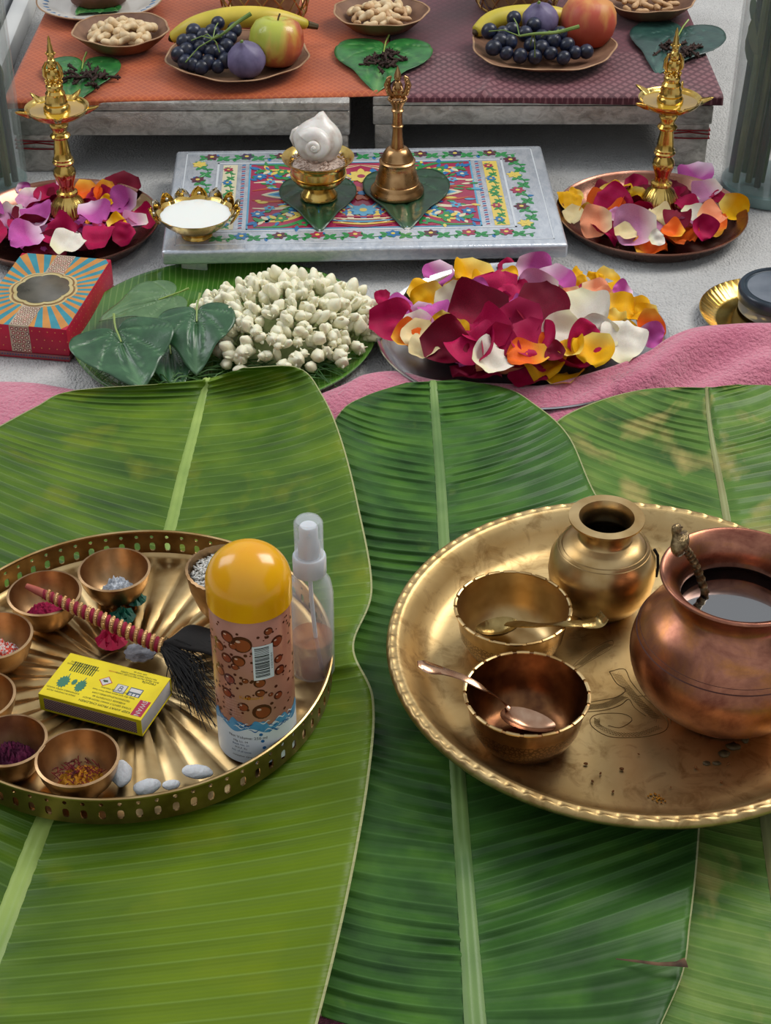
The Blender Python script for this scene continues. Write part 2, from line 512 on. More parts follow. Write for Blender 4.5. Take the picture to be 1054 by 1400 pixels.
rib3 = [(1100, 1560), (1082, 1350), (1050, 1130), (1030, 950), (1008, 800), (994, 705), (984, 650), (975, 600), (970, 560), (968, 530)]
l3 = [(860, 1500), (830, 1270), (800, 1060), (770, 860), (745, 700), (742, 612), (762, 575), (815, 549), (875, 533), (930, 529)]
r3 = [(1400, 1400), (1380, 1230), (1360, 1050), (1340, 880), (1320, 740), (1260, 640), (1190, 580), (1120, 545), (1060, 528), (1010, 526)]
banana_leaf('large bright green banana leaf with pale edge under the round pierced brass tray', LM1, RIB1, rib1, l1, r1, z1, 620, 0.0078)
lf2 = banana_leaf('dark green banana leaf in the middle with straight pale midrib between both brass trays', LM2, RIB2, rib2, l2, r2, z2, 620, 0.0062)
banana_leaf('yellowing banana leaf with brown streaks behind and right of the big brass platter', LM3, RIB3, rib3, l3, r3, z3, 520, 0.0052)
# dry brown split in the middle leaf's right edge
sp = MB(); pts = [P(x, y, 0.0305) for x, y in ((842, 1311), (870, 1314), (900, 1318), (925, 1318), (938, 1316))]
sp.tube(pts, [0.0004, 0.001, 0.0012, 0.0018, 0.0035], 8, flat=0.3)
sp.build('dry_split', mat('dry_brown_split', '#6d5038', '#3c2a1c', 0.8, 0, 90), lf2, -lf2.location)

# towel
TW = N('pink_terry_towel'); TW.set(Roughness=0.95)
TW.b.inputs['Sheen Weight'].default_value = 0.5
tf = TW.noise(330, 3)
TW.col(TW.mix(TW.math('MULTIPLY', tf, 0.55), TW.ramp(TW.noise(14, 3), [(0.35, '#cf6f88'), (0.65, '#de8a9c')]), '#99506a'))
TW.bump(TW.math('ADD', tf, TW.math('MULTIPLY', TW.noise(90, 3), 0.8)), 0.9, 0.003)
tedge = [(-200, 528, .016), (-90, 528, .016), (0, 527, .016), (45, 529, .016), (85, 536, .014), (140, 545, .014), (240, 550, .014), (330, 552, .014), (415, 552, .014), (445, 541, .017), (475, 528, .021),
         (500, 516, .022), (545, 512, .020), (600, 525, .016), (700, 530, .016), (745, 531, .020), (800, 516, .026), (850, 500, .031), (890, 482, .035), (915, 465, .038), (950, 451, .040), (1000, 446, .040), (1060, 445, .040), (1160, 446, .040), (1300, 450, .038)]
def towelf(u, v):
    e = cr(tedge, u)
    top = P(e.x, e.y, e.z)
    if v < 0.12:                                    # the back of the roll, down to the rug
        k = v / 0.12; a = k * pi / 2
        return Vector((top.x, top.y + 0.016 * cos(a), max(0.0012, e.z * sin(a))))
    k = (v - 0.12) / 0.88
    yend = 0.46
    y = top.y + (yend - top.y) * k ** 1.4
    x = top.x
    dd = top.y - y
    z = 0.0115 + (e.z - 0.0115) * (1 - sm(dd, 0.004, 0.075 if e.z > .03 else 0.05))
    wr = sm(top.x, 0.06, 0.2) * exp(-((dd - 0.05) / 0.045) ** 2)
    z += wr * 0.006 * sin(dd * 130 + top.x * 22 + 2 * nz(x * 9, y * 9))
    z += 0.0016 * nz(x * 30, y * 30, 3) * sm(dd, 0, .02)
    return Vector((x, y, z))
tw = MB().grid(200, 130, towelf).build('towel', TW.m, sharp=0)
md = tw.modifiers.new('t', 'SOLIDIFY'); md.thickness = 0.001; md.offset = -1
tag(tw, 'pink terry towel spread under the three banana leaves, bunched up at the right', 'towel')

# ================================================================== left tray: round pierced brass tray
TLF = TRAY_Z + 0.0025          # its floor
def make_left_tray():
    R = tl_r
    root = thing('pierced_tray', 'round brass tray with a pierced upright rim and fluted sunburst floor', 'tray', (tl_c.x, tl_c.y, 0))
    z0 = TRAY_Z - 0.001
    fl_ = MB()
    seg = 432; NF = 36
    def ff(r, z, a, k):
        t = (r - R * 0.2) / (R * 0.72)
        if 0 < t < 1:
            sw = a * NF + 1.2 * sin(t * 1.2)
            rid = abs((sw / (2 * pi)) % 1.0 * 2 - 1)
            z += 0.0022 * (1 - rid ** 1.5) * sm(t, 0, .35) * (1 - sm(t, .93, 1))
        return r, z
    prof = [(0.0001, z0 + .001), (R * .1, z0 + .001), (R * .19, z0 + .001), (R * .2, z0 + .0018), (R * .215, z0 + .001)]
    prof += [(R * (0.22 + 0.7 * i / 22), z0 + .001) for i in range(23)]
    prof += [(R * .93, z0 + .001), (R * .95, z0 + .001), (R * .975, z0 + .0015), (R * .99, z0 + .004)]
    fl_.lathe(prof, seg, 0, None, ff)
    fl_.build('fluted_floor', BRASS, root, sharp=50)
    # wall: cells each with a round hole above an upright slot
    NC = 76; H0, H1 = z0 + .001, z0 + .0215
    wl_ = MB(); ca = 2 * pi / NC; wd = R * ca
    def pt(u, v):      # u metres along the wall from the cell's centre, v height
        return u, v
    def loop(cx, cy, rx, ry, n=12, sq=1.0):
        o = []
        for i in range(n):
            a = 2 * pi * i / n + pi / n
            x, y = cos(a), sin(a)
            o.append((cx + rx * (abs(x) ** sq) * (1 if x > 0 else -1), cy + ry * (abs(y) ** sq) * (1 if y > 0 else -1)))
        return o
    def ring(outer, inner):      # quads between two loops of n points
        n = len(inner); return outer + inner, [(i, (i + 1) % n, n + (i + 1) % n, n + i) for i in range(n)]
    def rect(x0, x1, y0, y1, n=12):
        o = []; cx, cy = (x0 + x1) / 2, (y0 + y1) / 2; hx, hy = (x1 - x0) / 2, (y1 - y0) / 2
        for i in range(n):
            a = 2 * pi * i / n + pi / n; x, y = cos(a), sin(a); s = 1 / max(abs(x), abs(y))
            o.append((cx + hx * x * s, cy + hy * y * s))
        # push the nearest points onto the corners
        for X, Y in ((x0, y0), (x1, y0), (x1, y1), (x0, y1)):
            k = min(range(n), key=lambda i: (o[i][0] - X) ** 2 + (o[i][1] - Y) ** 2); o[k] = (X, Y)
        return o
    HM = H0 + .0125
    for c in range(NC):
        a0 = c * ca
        for (y0, y1, hy, rx, ry, sq) in ((H0, HM, H0 + .0078, wd * .19, .0036, .7), (HM, H1, HM + .0038, wd * .125, .0014, 1.0)):
            if c % 3 == 1 and ry > .002 and False: continue
            vs, fs = ring(rect(-wd / 2, wd / 2, y0, y1), loop(0, hy, rx, ry, 12, sq))
            for off, rev in ((0.0, False), (0.0011, True)):
                V = [((R * .995 - off) * cos(a0 + u / R), (R * .995 - off) * sin(a0 + u / R), v) for u, v in vs]
                wl_.add(V, [tuple(reversed(f)) for f in fs] if rev else fs)
            n = 12      # the thickness seen inside each hole
            V = [((R * .995 - o2) * cos(a0 + u / R), (R * .995 - o2) * sin(a0 + u / R), v) for o2 in (0, .0011) for u, v in vs[n:]]
            wl_.add(V, [(i, (i + 1) % n, n + (i + 1) % n, n + i) for i in range(n)])
    wl_.build('pierced_wall', BRASS_DARK, root, sharp=30)
    rm = MB()
    rm.lathe([(R * .985, H1 - .0003), (R * .987, H1 + .0008), (R * .996, H1 + .0013), (R * 1.003, H1 + .0008), (R * 1.003, H1 - .0004), (R * .995, H1 - .0008), (R * .985, H1 - .0003)], 144)
    rm.build('rolled_rim', BRASS, root)
    return root
make_left_tray()

# ---- small bowls
def bowl_profile(r, h, th=0.0012):
    out = [(0.0001, 0), (r * .42, 0), (r * .60, h * .12), (r * .80, h * .38), (r * .93, h * .70), (r, h)]
    inn = [(r - th * 1.4, h + .0004), (r * .93 - th, h * .72), (r * .79 - th, h * .42), (r * .58 - th, h * .2), (r * .38, h * .10), (0.0001, h * .09)]
    return out + inn
def small_bowl(label, c, r, h, zb, m=BOWLBRASS, group=None):
    root = thing('small_bowl', label, 'bowl', (c.x, c.y, zb), group=group)
    MB().lathe(bowl_profile(r, h), 56).build('bowl_body', m, root, sharp=60)
    return root
BSP = []
def inner_z(rho):
    b = BSP[0]; pr = [(q * b[0], z * b[1]) for q, z in ((0, .09), (.38, .10), (.55, .20), (.76, .42), (.90, .72), (1.0, 1.0))]
    for (x0, z0), (x1, z1_) in zip(pr, pr[1:]):
        if rho <= x1: return z0 + (z1_ - z0) * (rho - x0) / (x1 - x0)
    return b[1]
def powder(name, label, c, r, h, zb, m, cx=0, cy=0, rough=.25, bumps=26, seed=1, cat='powder', rx=1.0):
    """a loose irregular heap lying in a bowl; its edge follows the bowl's inside"""
    mb = MB(); n1, n2 = 16, 40; vs = [(0, 0, h * (1 + .2 * nz(seed, 2)))]
    for i in range(1, n1 + 1):
        for k in range(n2):
            a = 2 * pi * k / n2; t = i / n1
            rr = r * t * (1 + .14 * nz(cos(a) * 1.5 + seed, sin(a) * 1.5, 3))
            x, y = rr * cos(a) * rx, rr * sin(a)
            z = h * (1 - t * t) + h * rough * nz(x * bumps * 20, y * bumps * 20, seed) * (1 - t ** 4) + h * .2 * nz(x * 160, y * 160, seed + 4) * (1 - t)
            z = max(z, inner_z(sqrt((x + cx) ** 2 + (y + cy) ** 2)) - (zb - bz) + .0005 * (1 - t))
            vs.append((x, y, z))
    fs = [(0, 1 + k, 1 + (k + 1) % n2) for k in range(n2)]
    for i in range(n1 - 1):
        for k in range(n2):
            o = 1 + i * n2; j = (k + 1) % n2
            fs.append((o + k, o + n2 + k, o + n2 + j, o + j))
    mb.add(vs, fs)
    o = mb.build(name, m, None, (c.x + cx, c.y + cy, zb), sharp=0)
    return tag(o, label, cat, kind='stuff')

KUM = mat('magenta_powder', '#a80e45', '#8a0a38', 0.9, 0, 200, 0.6, 900)
MAROON = mat('dark_magenta_powder', '#5f0c38', '#3c0826', 0.95, 0, 150, 0.8, 600)
WHITEC = mat('white_crystals', '#d6d9de', '#a9b0ba', 0.4, 0, 700, 0.8, 900)
REDW = mat('red_and_white_grains', '#d8452a', '#e3d3cc', 0.7, 0, 420, 0.8, 700, lo=.47, hi=.53)
TURM = mat('turmeric_powder', '#c88417', '#9a5c10', 0.9, 0, 200, 0.6, 700)
SAFF = mat('saffron_yellow_grains', '#d7960f', '#b86c0a', 0.7, 0, 400, 0.8, 700)
bz = TLF + .0006
bh = .0255
B = [
 ('small brass bowl with white crystals, at the back left of the pierced tray', 106, 206, 779),
 ('small brass bowl holding bright magenta powder, red wand resting across it', 9, 112, 811),
 ('small brass bowl of red and white grains at the left edge of the photo', -59, 45.5, 869),
 ('small brass bowl with a trace of yellow turmeric, cut by the left edge', -86, 22, 952),
 ('small brass bowl with dark maroon powder at lower left of the tray', -48, 59, 1018),
 ('small brass bowl with saffron threads on yellow grains, nearest the front rim', 39, 157, 1054)]
bl = []
for lab, L, Rr, Y in B:
    c, r = circ(L, Rr, Y, bz + bh)
    dc = Vector((c.x - tl_c.x, c.y - tl_c.y, 0)); mx = tl_r - .0025 - r * .95
    if dc.length > mx: c = Vector((tl_c.x, tl_c.y, c.z)) + dc * (mx / dc.length)
    small_bowl(lab, c, r, bh, bz); bl.append((c, r))
zi = bz + bh * .09 + .0006
c, r = bl[0]; BSP[:] = [(r, bh)]; powder('white_crystals', 'heap of white camphor-like crystals in the back brass bowl', c, r * .56, .0125, zi, WHITEC, .001, -.001, .5, cat='crystals')
c, r = bl[1]; BSP[:] = [(r, bh)]; powder('magenta_powder', 'bright magenta powder heap under the red and gold wand', c, r * .62, .0125, zi, KUM, -.001, -.002, .35, seed=3)
c, r = bl[2]; BSP[:] = [(r, bh)]; powder('red_white_grains', 'red and white grains heaped in the bowl at left edge', c, r * .66, .013, zi, REDW, 0.001, 0, .5, seed=5, cat='grains')
c, r = bl[3]; BSP[:] = [(r, bh)]; powder('turmeric_powder', 'yellow turmeric powder in the bowl cut by left edge', c, r * .62, .009, zi, TURM, 0.002, 0, .4, seed=6)
c, r = bl[4]; BSP[:] = [(r, bh)]; powder('maroon_powder', 'lumpy dark maroon powder filling the lower left bowl', c, r * .74, .015, zi, MAROON, 0, 0, .6, 40, seed=8)
c, r = bl[5]; BSP[:] = [(r, bh)]; powder('yellow_grains', 'yellow grains beneath the saffron threads', c, r * .66, .009, zi, SAFF, .001, -.001, .6, 30, seed=9, cat='grains')
sf = MB()
for i in range(110):
    a = random.random() * 6.28; q = random.random() ** .6 * r * .6
    p = Vector((q * cos(a) * 1.1 - .002, q * sin(a), .0090 - 18 * q * q + random.random() * .002))
    d = Vector((random.uniform(-1, 1), random.uniform(-1, 1), random.uniform(-.25, .35))) * random.uniform(.0015, .0035)
    sf.tube([p - d, p + Vector((0, 0, .0006)), p + d], .00032, 4)
tag(sf.build('saffron_threads', mat('saffron_red', '#8e1a20', '#4a0c18', 0.7, 0, 200), None, (c.x, c.y, zi)), 'tangle of dark red saffron threads on yellow grains', 'saffron', kind='stuff')

# ---- rice bowl
c, r = circ(253, 361, 777, TLF + .043)
rb_ = thing('rice_bowl', 'brass bowl heaped with white rice behind the yellow-capped can', 'bowl', (c.x, c.y, bz))
hh = .0425
MB().lathe([(0.0001, 0), (r * .45, 0), (r * .5, .002), (r * .74, hh * .3), (r * .92, hh * .65), (r * .985, hh * .93), (r * 1.0, hh), (r * .93, hh + .0006), (r * .9, hh * .9), (r * .8, hh * .55), (r * .5, hh * .3), (0.0001, hh * .2)], 64, 0, None,
           lambda rr, z, a, k: (rr * (1 + (.012 * sin(a * 30) if k in (6, 7) else 0)), z)).build('bowl_body', BOWLBRASS, rb_, sharp=60)
RICE = mat('rice_grain_white', '#dcdad4', '#c3bfb6', 0.45, 0, 120, sss=.15)
rc = MB()
rc.lathe([(r * .88, hh * .74), (r * .7, hh * .84), (r * .4, hh * .92), (0.0001, hh * .94)], 32)
for i in range(900):
    a = random.random() * 6.28; q = sqrt(random.random()) * r * .86
    zz = hh * (.80 + .15 * (1 - (q / r) ** 2)) + random.uniform(-.0006, .0022)
    rc.ball(.0024, .00068, .00068, 6, 5, 0, T(q * cos(a), q * sin(a), zz) @ RZ(random.random() * 6.28) @ RY(random.uniform(-.5, .5)))
tag(rc.build('rice', RICE, None, (c.x, c.y, bz)), 'uncooked white rice heaped to the bowl brim', 'rice', kind='stuff')

# ---- matchbox
zt = TLF + .0032 + .0135
qa, qb, qc, qd = P(51.2, 948, zt), P(190.7, 984, zt), P(235, 928.4, zt), P(97.4, 893, zt)
cc = (qa + qb + qc + qd) / 4
LX = ((qb - qa).length + (qc - qd).length) / 2; LY = ((qd - qa).length + (qc - qb).length) / 2
ang = atan2((qb - qa + qc - qd).y, (qb - qa + qc - qd).x)
mbx = thing('matchbox', 'yellow matchbox lying with its lettering upside down on the fluted tray', 'matchbox', (cc.x, cc.y, TLF + .0032), (0, 0, ang))
MY = mat('matchbox_yellow_card', '#e8d21a', '#dcc514', 0.45, 0, 50)
MW = mat('matchbox_white_card', '#cfcbc6', '#bdb8b2', 0.6, 0, 60)
HB = .0135
sl = MB()      # sleeve: a hollow card tube
sl.box(LX, .0005, HB, 0, 0, T(0, -LY / 2, HB / 2)); sl.box(LX, .0005, HB, 0, 0, T(0, LY / 2, HB / 2))
sl.box(LX, LY, .0005, 0, 0, T(0, 0, HB - .00025)); sl.box(LX, LY, .0005, 0, 0, T(0, 0, .00025))
sl.build('sleeve', MY, mbx)
MB().box(LX - .001, LY - .0016, HB - .0016, .0003, 0, T(.0002, 0, HB / 2)).build('inner_tray', MW, mbx)
ns_ = N('striking_strip'); ns_.set(Roughness=.9)
x, y, z = ns_.sep()
u_ = ns_.math('FRACT', ns_.math('MULTIPLY', ns_.math('ADD', x, z), 620)); v_ = ns_.math('FRACT', ns_.math('MULTIPLY', ns_.math('SUBTRACT', x, z), 620))
ns_.col(ns_.mix(ns_.math('LESS_THAN', ns_.math('MINIMUM', u_, v_), .28), '#3f1c20', '#b8968c'))
MB().box(LX - .007, .0004, HB - .0045, 0, 0, T(0, -LY / 2 - .0003, HB / 2 - .0003)).build('striking_strip', ns_.m, mbx)
INK = mat('dark_green_ink', '#3a4a1c', '#34441a', 0.5)
pr = MB()
zt_ = HB + .00005
Mx = T(0, 0, zt_) @ RZ(pi)
def ptx(s, x, y, size, mi=0, rot=0, base=Mx, mb_=None):
    v, f = textmesh(s, size); (mb_ or pr).add(v, f, mi, base @ T(x, y, 0.00012) @ RZ(rot))
# coordinates below are in the print's own upright frame (x right, y up)
for i, s in enumerate(['PAPER SLEEVE MADE FROM', 'SUSTAINABLE FORESTS']): ptx(s, LX * .30, -LY * .28 + i * 0.0 - i * .0023, .0019)
ptx('KEEP AWAY FROM CHILDREN', -LX * .12, LY * .41, .0027)
for i, s in enumerate(['STRIKE GENTLY AWAY FROM BODY', 'AVERAGE CONTENTS 40', 'TECHNICALENQUIRIES.COM', 'keep dry and store away from heat', 'Imported safety matches']): ptx(s, -LX * .12, LY * (.33 - .072 * i), .0021)
ptx('recycle', -LX * .35, -LY * .28, .0034)
for i, s in enumerate(['BOX MADE FROM RECYCLED CARD', 'MATCHES MADE FROM ASPEN', 'safe cool tip']): ptx(s, -LX * .22, -LY * (.34 + .05 * i), .0019)
ptx('DANGER', LX * .02, -LY * .34, .0015, 3)
for k in range(11):
    pr.box(.0009 if k % 3 else .0006, .0095, .0001, 0, 0, Mx @ T(LX * .17 + k * .0016, -LY * .24, 0))
ptx('MADE IN SWEDEN FROM', LX * .32, LY * .36, .0018); ptx('SUSTAINABLE ASPEN WOOD', LX * .32, LY * .30, .0018)
def blob(cx, cy, rx, ry, n, jag, mi):
    pts = [(cx + rx * cos(2 * pi * i / n) * (1 - jag * (i % 2)), cy + ry * sin(2 * pi * i / n) * (1 - jag * (i % 2))) for i in range(n)]
    pr.poly(pts, 0, .00012, mi, Mx)
for cx, rx in ((LX * .37, .0042), (LX * .20, .0036), (LX * .275, .0018)): blob(cx, LY * .13 - (.002 if rx < .002 else 0), rx, .0062 if rx > .002 else .0030, 26, .25, 1); 
for cx in (LX * .36, LX * .20): pr.box(.0005, .003, .0001, 0, 1, Mx @ T(cx, LY * .12 - .0065, 0))
def rectp(cx, cy, w_, h_, mi, rot=0, z=0.0): pr.box(w_, h_, .0001, 0, mi, Mx @ T(cx, cy, z) @ RZ(rot))
rectp(LX * .02, -LY * .10, .0068, .0068, 3, pi / 4); rectp(LX * .02, -LY * .10, .0058, .0058, 4, pi / 4, .00006)
blob(LX * .02, -LY * .10, .0022, .0013, 9, .3, 0)
rectp(-LX * .15, -LY * .02, .0075, .0080, 2); rectp(-LX * .15, -LY * .02, .0066, .0072, 4, 0, .00006)
ring_ = [(.0013 * cos(i * pi / 6), .0013 * sin(i * pi / 6), 0) for i in range(13)]
pr.tube(ring_, .00022, 4, 2, Mx @ T(-LX * .15, 0, .0002)); pr.tube([(q[0] * .8, q[1] * .8, 0) for q in ring_], .00022, 4, 2, Mx @ T(-LX * .15, -LY * .05, .0002))
rectp(-LX * .29, -LY * .02, .009, .0078, 2); rectp(-LX * .29, -LY * .055, .008, .0032, 4, 0, .00006)
for k in range(3): rectp(-LX * .33 + k * .0026, LY * .04, .0018, .0022, 4, 0, .00006)
rectp(-LX * .43, LY * .27, .0074, .0145, 5)
sw_v, sw_f = textmesh('SWAN', .0050); pr.add(sw_v, sw_f, 4, Mx @ T(-LX * .43, LY * .27, .00012) @ RZ(pi / 2))
pr.build('printed_lettering', [INK, mat('tree_green_ink', '#3f7a62', '#35684f', .5), mat('slate_ink', '#4b5a66', '#46545f', .5), mat('red_ink', '#b8352c', '#ab2f28', .5), MW, mat('crimson_logo_ink', '#b02a49', '#a52544', .5)], mbx)

# ---- can with a yellow dome cap
cz = TLF + .0028
cb = P(352.5, 1007, cz); cr_ = .0245
can = thing('aerosol_can', 'tall spray can with glossy yellow dome cap and brown droplet label', 'can', (cb.x, cb.y, cz))
CH = .1115
MB().lathe([(0.0001, .001), (cr_ * .9, .0), (cr_, .0025), (cr_, CH), (cr_ * .97, CH + .001), (0.0001, CH + .001)], 72).build('can_body', mat('brown_label_film', '#c08670', '#a66c58', .30, .2, 24, coat=.5), can)
cy_ = [(cr_ * .985, CH + .0005), (cr_ * 1.035, CH + .0012), (cr_ * 1.04, CH + .012)]
z_ = CH + .0135
cy_ += [(cr_ * 1.04 * cos(a), z_ + cr_ * .98 * sin(a)) for a in [i * pi / 28 for i in range(0, 14)]] + [(0.0001, z_ + cr_ * .98)]
MB().lathe(cy_, 72).build('dome_cap', mat('glossy_yellow_plastic', '#f2b400', '#ea9a0c', .22, 0, 30, lo=.3, hi=.75, coat=.4, sss=.1), can, sharp=50)
lab = MB(); rL = cr_ + .00012
def onc(x, z, o=0.0):      # x metres round the can from its front, z up
    a = -pi / 2 + x / cr_
    return ((rL + o) * cos(a), (rL + o) * sin(a), z)
def cpoly(pts, mi, o=0.0):
    n = len(pts); cx = sum(p[0] for p in pts) / n; cz_ = sum(p[1] for p in pts) / n
    vs = [onc(cx, cz_, o + .00004)] + [onc(x, z, o) for x, z in pts]
    lab.add(vs, [(0, 1 + i, 1 + (i + 1) % n) for i in range(n)], mi)
def crect(x0, x1, z0, z1, mi, o=0.0):
    n = max(1, int((x1 - x0) / .001)); vs = []
    for i in range(n + 1): 
        x = x0 + (x1 - x0) * i / n; vs += [onc(x, z0, o), onc(x, z1, o)]
    lab.add(vs, [(2 * i, 2 * i + 2, 2 * i + 3, 2 * i + 1) for i in range(n)], mi)
rnd = random.Random(3)
drops = [(-.013, .100, .0042), (-.004, .096, .0062), (.0125, .104, .0028), (.018, .094, .0040), (-.0095, .094, .0026), (-.0145, .083, .0036), (-.0065, .083, .0042), (-.009, .078, .0025), (-.0135, .067, .0038), (-.003, .068, .002),
         (.0055, .066, .0036), (.0055, .058, .0030), (-.0055, .047, .0034), (.0060, .043, .0058), (.019, .071, .0036), (.0185, .080, .0030), (-.002, .055, .0018), (.012, .055, .0016), (.017, .052, .003), (-.016, .055, .0035), (-.02, .09, .004), (-.021, .07, .004)]
for k in range(120):
    drops.append((rnd.uniform(-.036, .036), rnd.uniform(.036, .108), rnd.uniform(.0004, .0012)))
for x, z, rr in drops:
    m_ = 0
    cpoly([(x + rr * 1.05 * cos(2 * pi * i / 16), z + rr * sin(2 * pi * i / 16)) for i in range(16)], 0, .00004)
    if rr > .0015:
        cpoly([(x + .1 * rr + rr * .78 * cos(2 * pi * i / 14), z - .12 * rr + rr * .74 * sin(2 * pi * i / 14)) for i in range(14)], 1, .0001)
        cpoly([(x - .3 * rr + rr * .25 * cos(2 * pi * i / 8), z + .35 * rr + rr * .16 * sin(2 * pi * i / 8)) for i in range(8)], 2, .00016)
crect(.0022, .0148, .0685, .0945, 3, .0002)                    # bar code
z = .0705; 
while z < .0925:
    hgt = rnd.choice((.0003, .0004, .0007, .001)); crect(.0034, .0122, z, z + hgt, 4, .00026); z += hgt + rnd.choice((.0003, .0005, .0007))
v, f = textmesh('8 901576 023514', .0017); lab.add([onc(.0136 + q.y, .0815 - q.x, .00026) for q in v], f, 4)
def ctext(s, x, z, size, mi, rot=0.0):
    v, f = textmesh(s, size); lab.add([onc(x + q.x, z + q.y, .0002) for q in v], f, mi)
ctext('Karpoory', .000, .0545, .0038, 5)
for i in range(7): ctext(rnd.choice(('fragrant water mist', 'for sprinkling use', 'shake well before use', 'store in cool place')), -.0125, .0515 - .0021 * i, .0015, 2)
crect(-.042, .042, .0, .0315, 3, .00005)                       # white foot of the label
# waves between brown and white
top = [(x, .0335 + .0025 * sin(x * 420) + .0012 * sin(x * 900 + 1)) for x in [-.04 + i * .001 for i in range(81)]]
vs = []
for x, z in top: vs += [onc(x, .0275 + .002 * sin(x * 300 + 2), .0001), onc(x, z, .0001)]
lab.add(vs, [(2 * i, 2 * i + 2, 2 * i + 3, 2 * i + 1) for i in range(80)], 6)
for k in range(26):
    x0 = rnd.uniform(-.034, .03); z0_ = rnd.uniform(.026, .0345); 
    pts = [(x0 + j * .0009, z0_ + .0010 * sin(j * .9 + k)) for j in range(9)]
    vs = []
    for j, (x, z) in enumerate(pts):
        w2 = .0005 * sin(pi * (j + .3) / 9); vs += [onc(x, z - w2, .00018), onc(x, z + w2, .00018)]
    lab.add(vs, [(2 * i, 2 * i + 2, 2 * i + 3, 2 * i + 1) for i in range(8)], 7 if k % 2 else 3)
ctext('Net Volume: 250 ml', -.004, .0215, .0030, 4)
for i in range(4): ctext(('Mfg. Lic. 04', 'Batch No. 21', 'M.R.P. Rs', 'incl. of all taxes')[i], -.0085, .0180 - i * .0028, .0021, 8 if i % 2 else 4)
ctext('consumer care cell contact', -.003, .0058, .0021, 4)
for k in range(3): cpoly([(.0045 + .0008 * k + .0012 * cos(i), .0245 - .0055 * k + .0012 * sin(i)) for i in [j * 2 * pi / 10 for j in range(10)]], 7, .0002)
pm = [mat('drop_dark_red', '#4a1d18', '#5a241c', .25), mat('drop_red_brown', '#8a3a26', '#a1482c', .2, coat=.5), mat('label_highlight', '#e0b9a4', '#d6a892', .3), mat('label_white', '#e8edf0', '#dde4e8', .35),
      mat('label_black', '#1d2022', '#1d2022', .4), mat('label_yellow_ink', '#d99a1e', '#d08c18', .4), mat('label_wave_blue', '#3f86b8', '#5fa5cf', .3, ns=90), mat('label_deep_blue', '#1f5f98', '#2b70a8', .3), mat('label_navy_text', '#1f4a78', '#1f4a78', .4)]
lab.build('printed_label', pm, can, sharp=0)

# ---- clear spray bottle
sb = P(428, 917, cz)
sbt = thing('spray_bottle', 'small clear plastic spray bottle with a little amber liquid behind the can', 'bottle', (sb.x, sb.y, cz))
CLEAR = clear('clear_plastic', '#e6ebf0', .05)
FROST = mat('milky_plastic', '#dfe3e8', '#d3d8de', .3, 0, 20, sss=.3, coat=.3)
pr_ = [(0.0001, .0008), (.0125, .0008), (.0145, .003), (.0147, .05), (.0147, .066), (.0132, .075), (.0100, .081), (.0082, .0845)]
MB().lathe(pr_ + [(.0074, .0845), (.0092, .0803), (.0124, .0742), (.0139, .066), (.0139, .004), (.012, .0018), (0.0001, .0018)], 48).build('bottle_body', CLEAR, sbt, sharp=60)
MB().lathe([(0.0001, .0019), (.0119, .0019), (.0138, .0042), (.0138, .030), (0.0001, .030)], 48).build('amber_liquid', clear('amber_liquid', '#c87438', .35), sbt)
MB().lathe([(0.0001, .083), (.0105, .083), (.0107, .0835), (.0107, .095), (.0100, .0965), (0.0001, .0966)], 48, 0, None, lambda r, z, a, k: (r * (1 + (.02 * (1 if int(a * 48 / pi) % 2 else 0) if r > .0104 else 0)), z)).build('screw_collar', FROST, sbt, sharp=30)
noz = MB().lathe([(0.0001, .096), (.0072, .096), (.0072, .1055), (.0060, .108), (.0060, .1175), (.0050, .119), (0.0001, .119)], 32)
noz.tube([(0, -.005, .1145), (0, -.0068, .1147)], .0012, 10)
noz.build('pump_nozzle', FROST, sbt)
MB().lathe([(.0092, .0968), (.0092, .121), (.0078, .1232), (0.0001, .1235), (0.0001, .1228), (.0074, .1226), (.0086, .1205), (.0086, .0968)], 40).build('clear_cap', CLEAR, sbt)
MB().tube([(0, 0, .083), (.0005, 0, .06), (.0025, -.001, .03), (.006, -.003, .004)], .0014, 8).build('dip_tube', FROST, sbt)

# ---- wand wrapped in red and gold, with black feather and strands
wa, wb = P(36, 801, TLF + .037), P(222, 884, TLF + .0135)
wd_ = thing('feathered_wand', 'thin wand wrapped in red cloth and gold cord ending in black plume and strands', 'wand', wa)
dv = wb - wa; Lw = dv.length
Mw = dv.to_track_quat('Z', 'Y').to_matrix().to_4x4()
def rw(t): return .0027 + .0016 * sm(t, .0, .6)
MB().lathe([(0.0001, 0)] + [(rw(t) * (1 - .3 * (t == 0)), t * Lw) for t in [i / 12 for i in range(13)]] + [(0.0001, Lw)], 16, 0, Mw).build('shaft', mat('rosy_wood_stick', '#b5624a', '#a1483f', .5, 0, 40), wd_)
bd_ = MB(); gd = MB()
turns = 17; n_ = 340
for band in range(2):
    path = []; rad = []
    for i in range(n_ + 1):
        t = .13 + .87 * i / n_; a = t * turns * 2 * pi + band * pi
        path.append((rw(t) * .92 * cos(a), rw(t) * .92 * sin(a), t * Lw)); rad.append(rw(t) * (.31 if band == 0 else .37))
    (bd_ if band == 0 else gd).tube(path, rad, 6, 0, Mw)
for i in range(300):
    t = .13 + .87 * i / 300; a = t * turns * 2 * pi + pi
    for s in (-.35, .35):
        gd.ball(.0006, .0006, .0006, 6, 4, 0, Mw @ T(rw(t) * 1.2 * cos(a + s), rw(t) * 1.2 * sin(a + s), t * Lw))
bd_.build('red_cloth_wrapping', mat('crimson_velvet', '#a3153a', '#7e0f2e', .75, 0, 200, .4, 900), wd_)
gd.build('gold_cord', mat('gold_beaded_cord', '#dcb680', '#b5834c', .35, .7, 300, .3, 1200), wd_)
tipl = dv.normalized(); sd = Vector((tipl.y, -tipl.x, 0)).normalized()
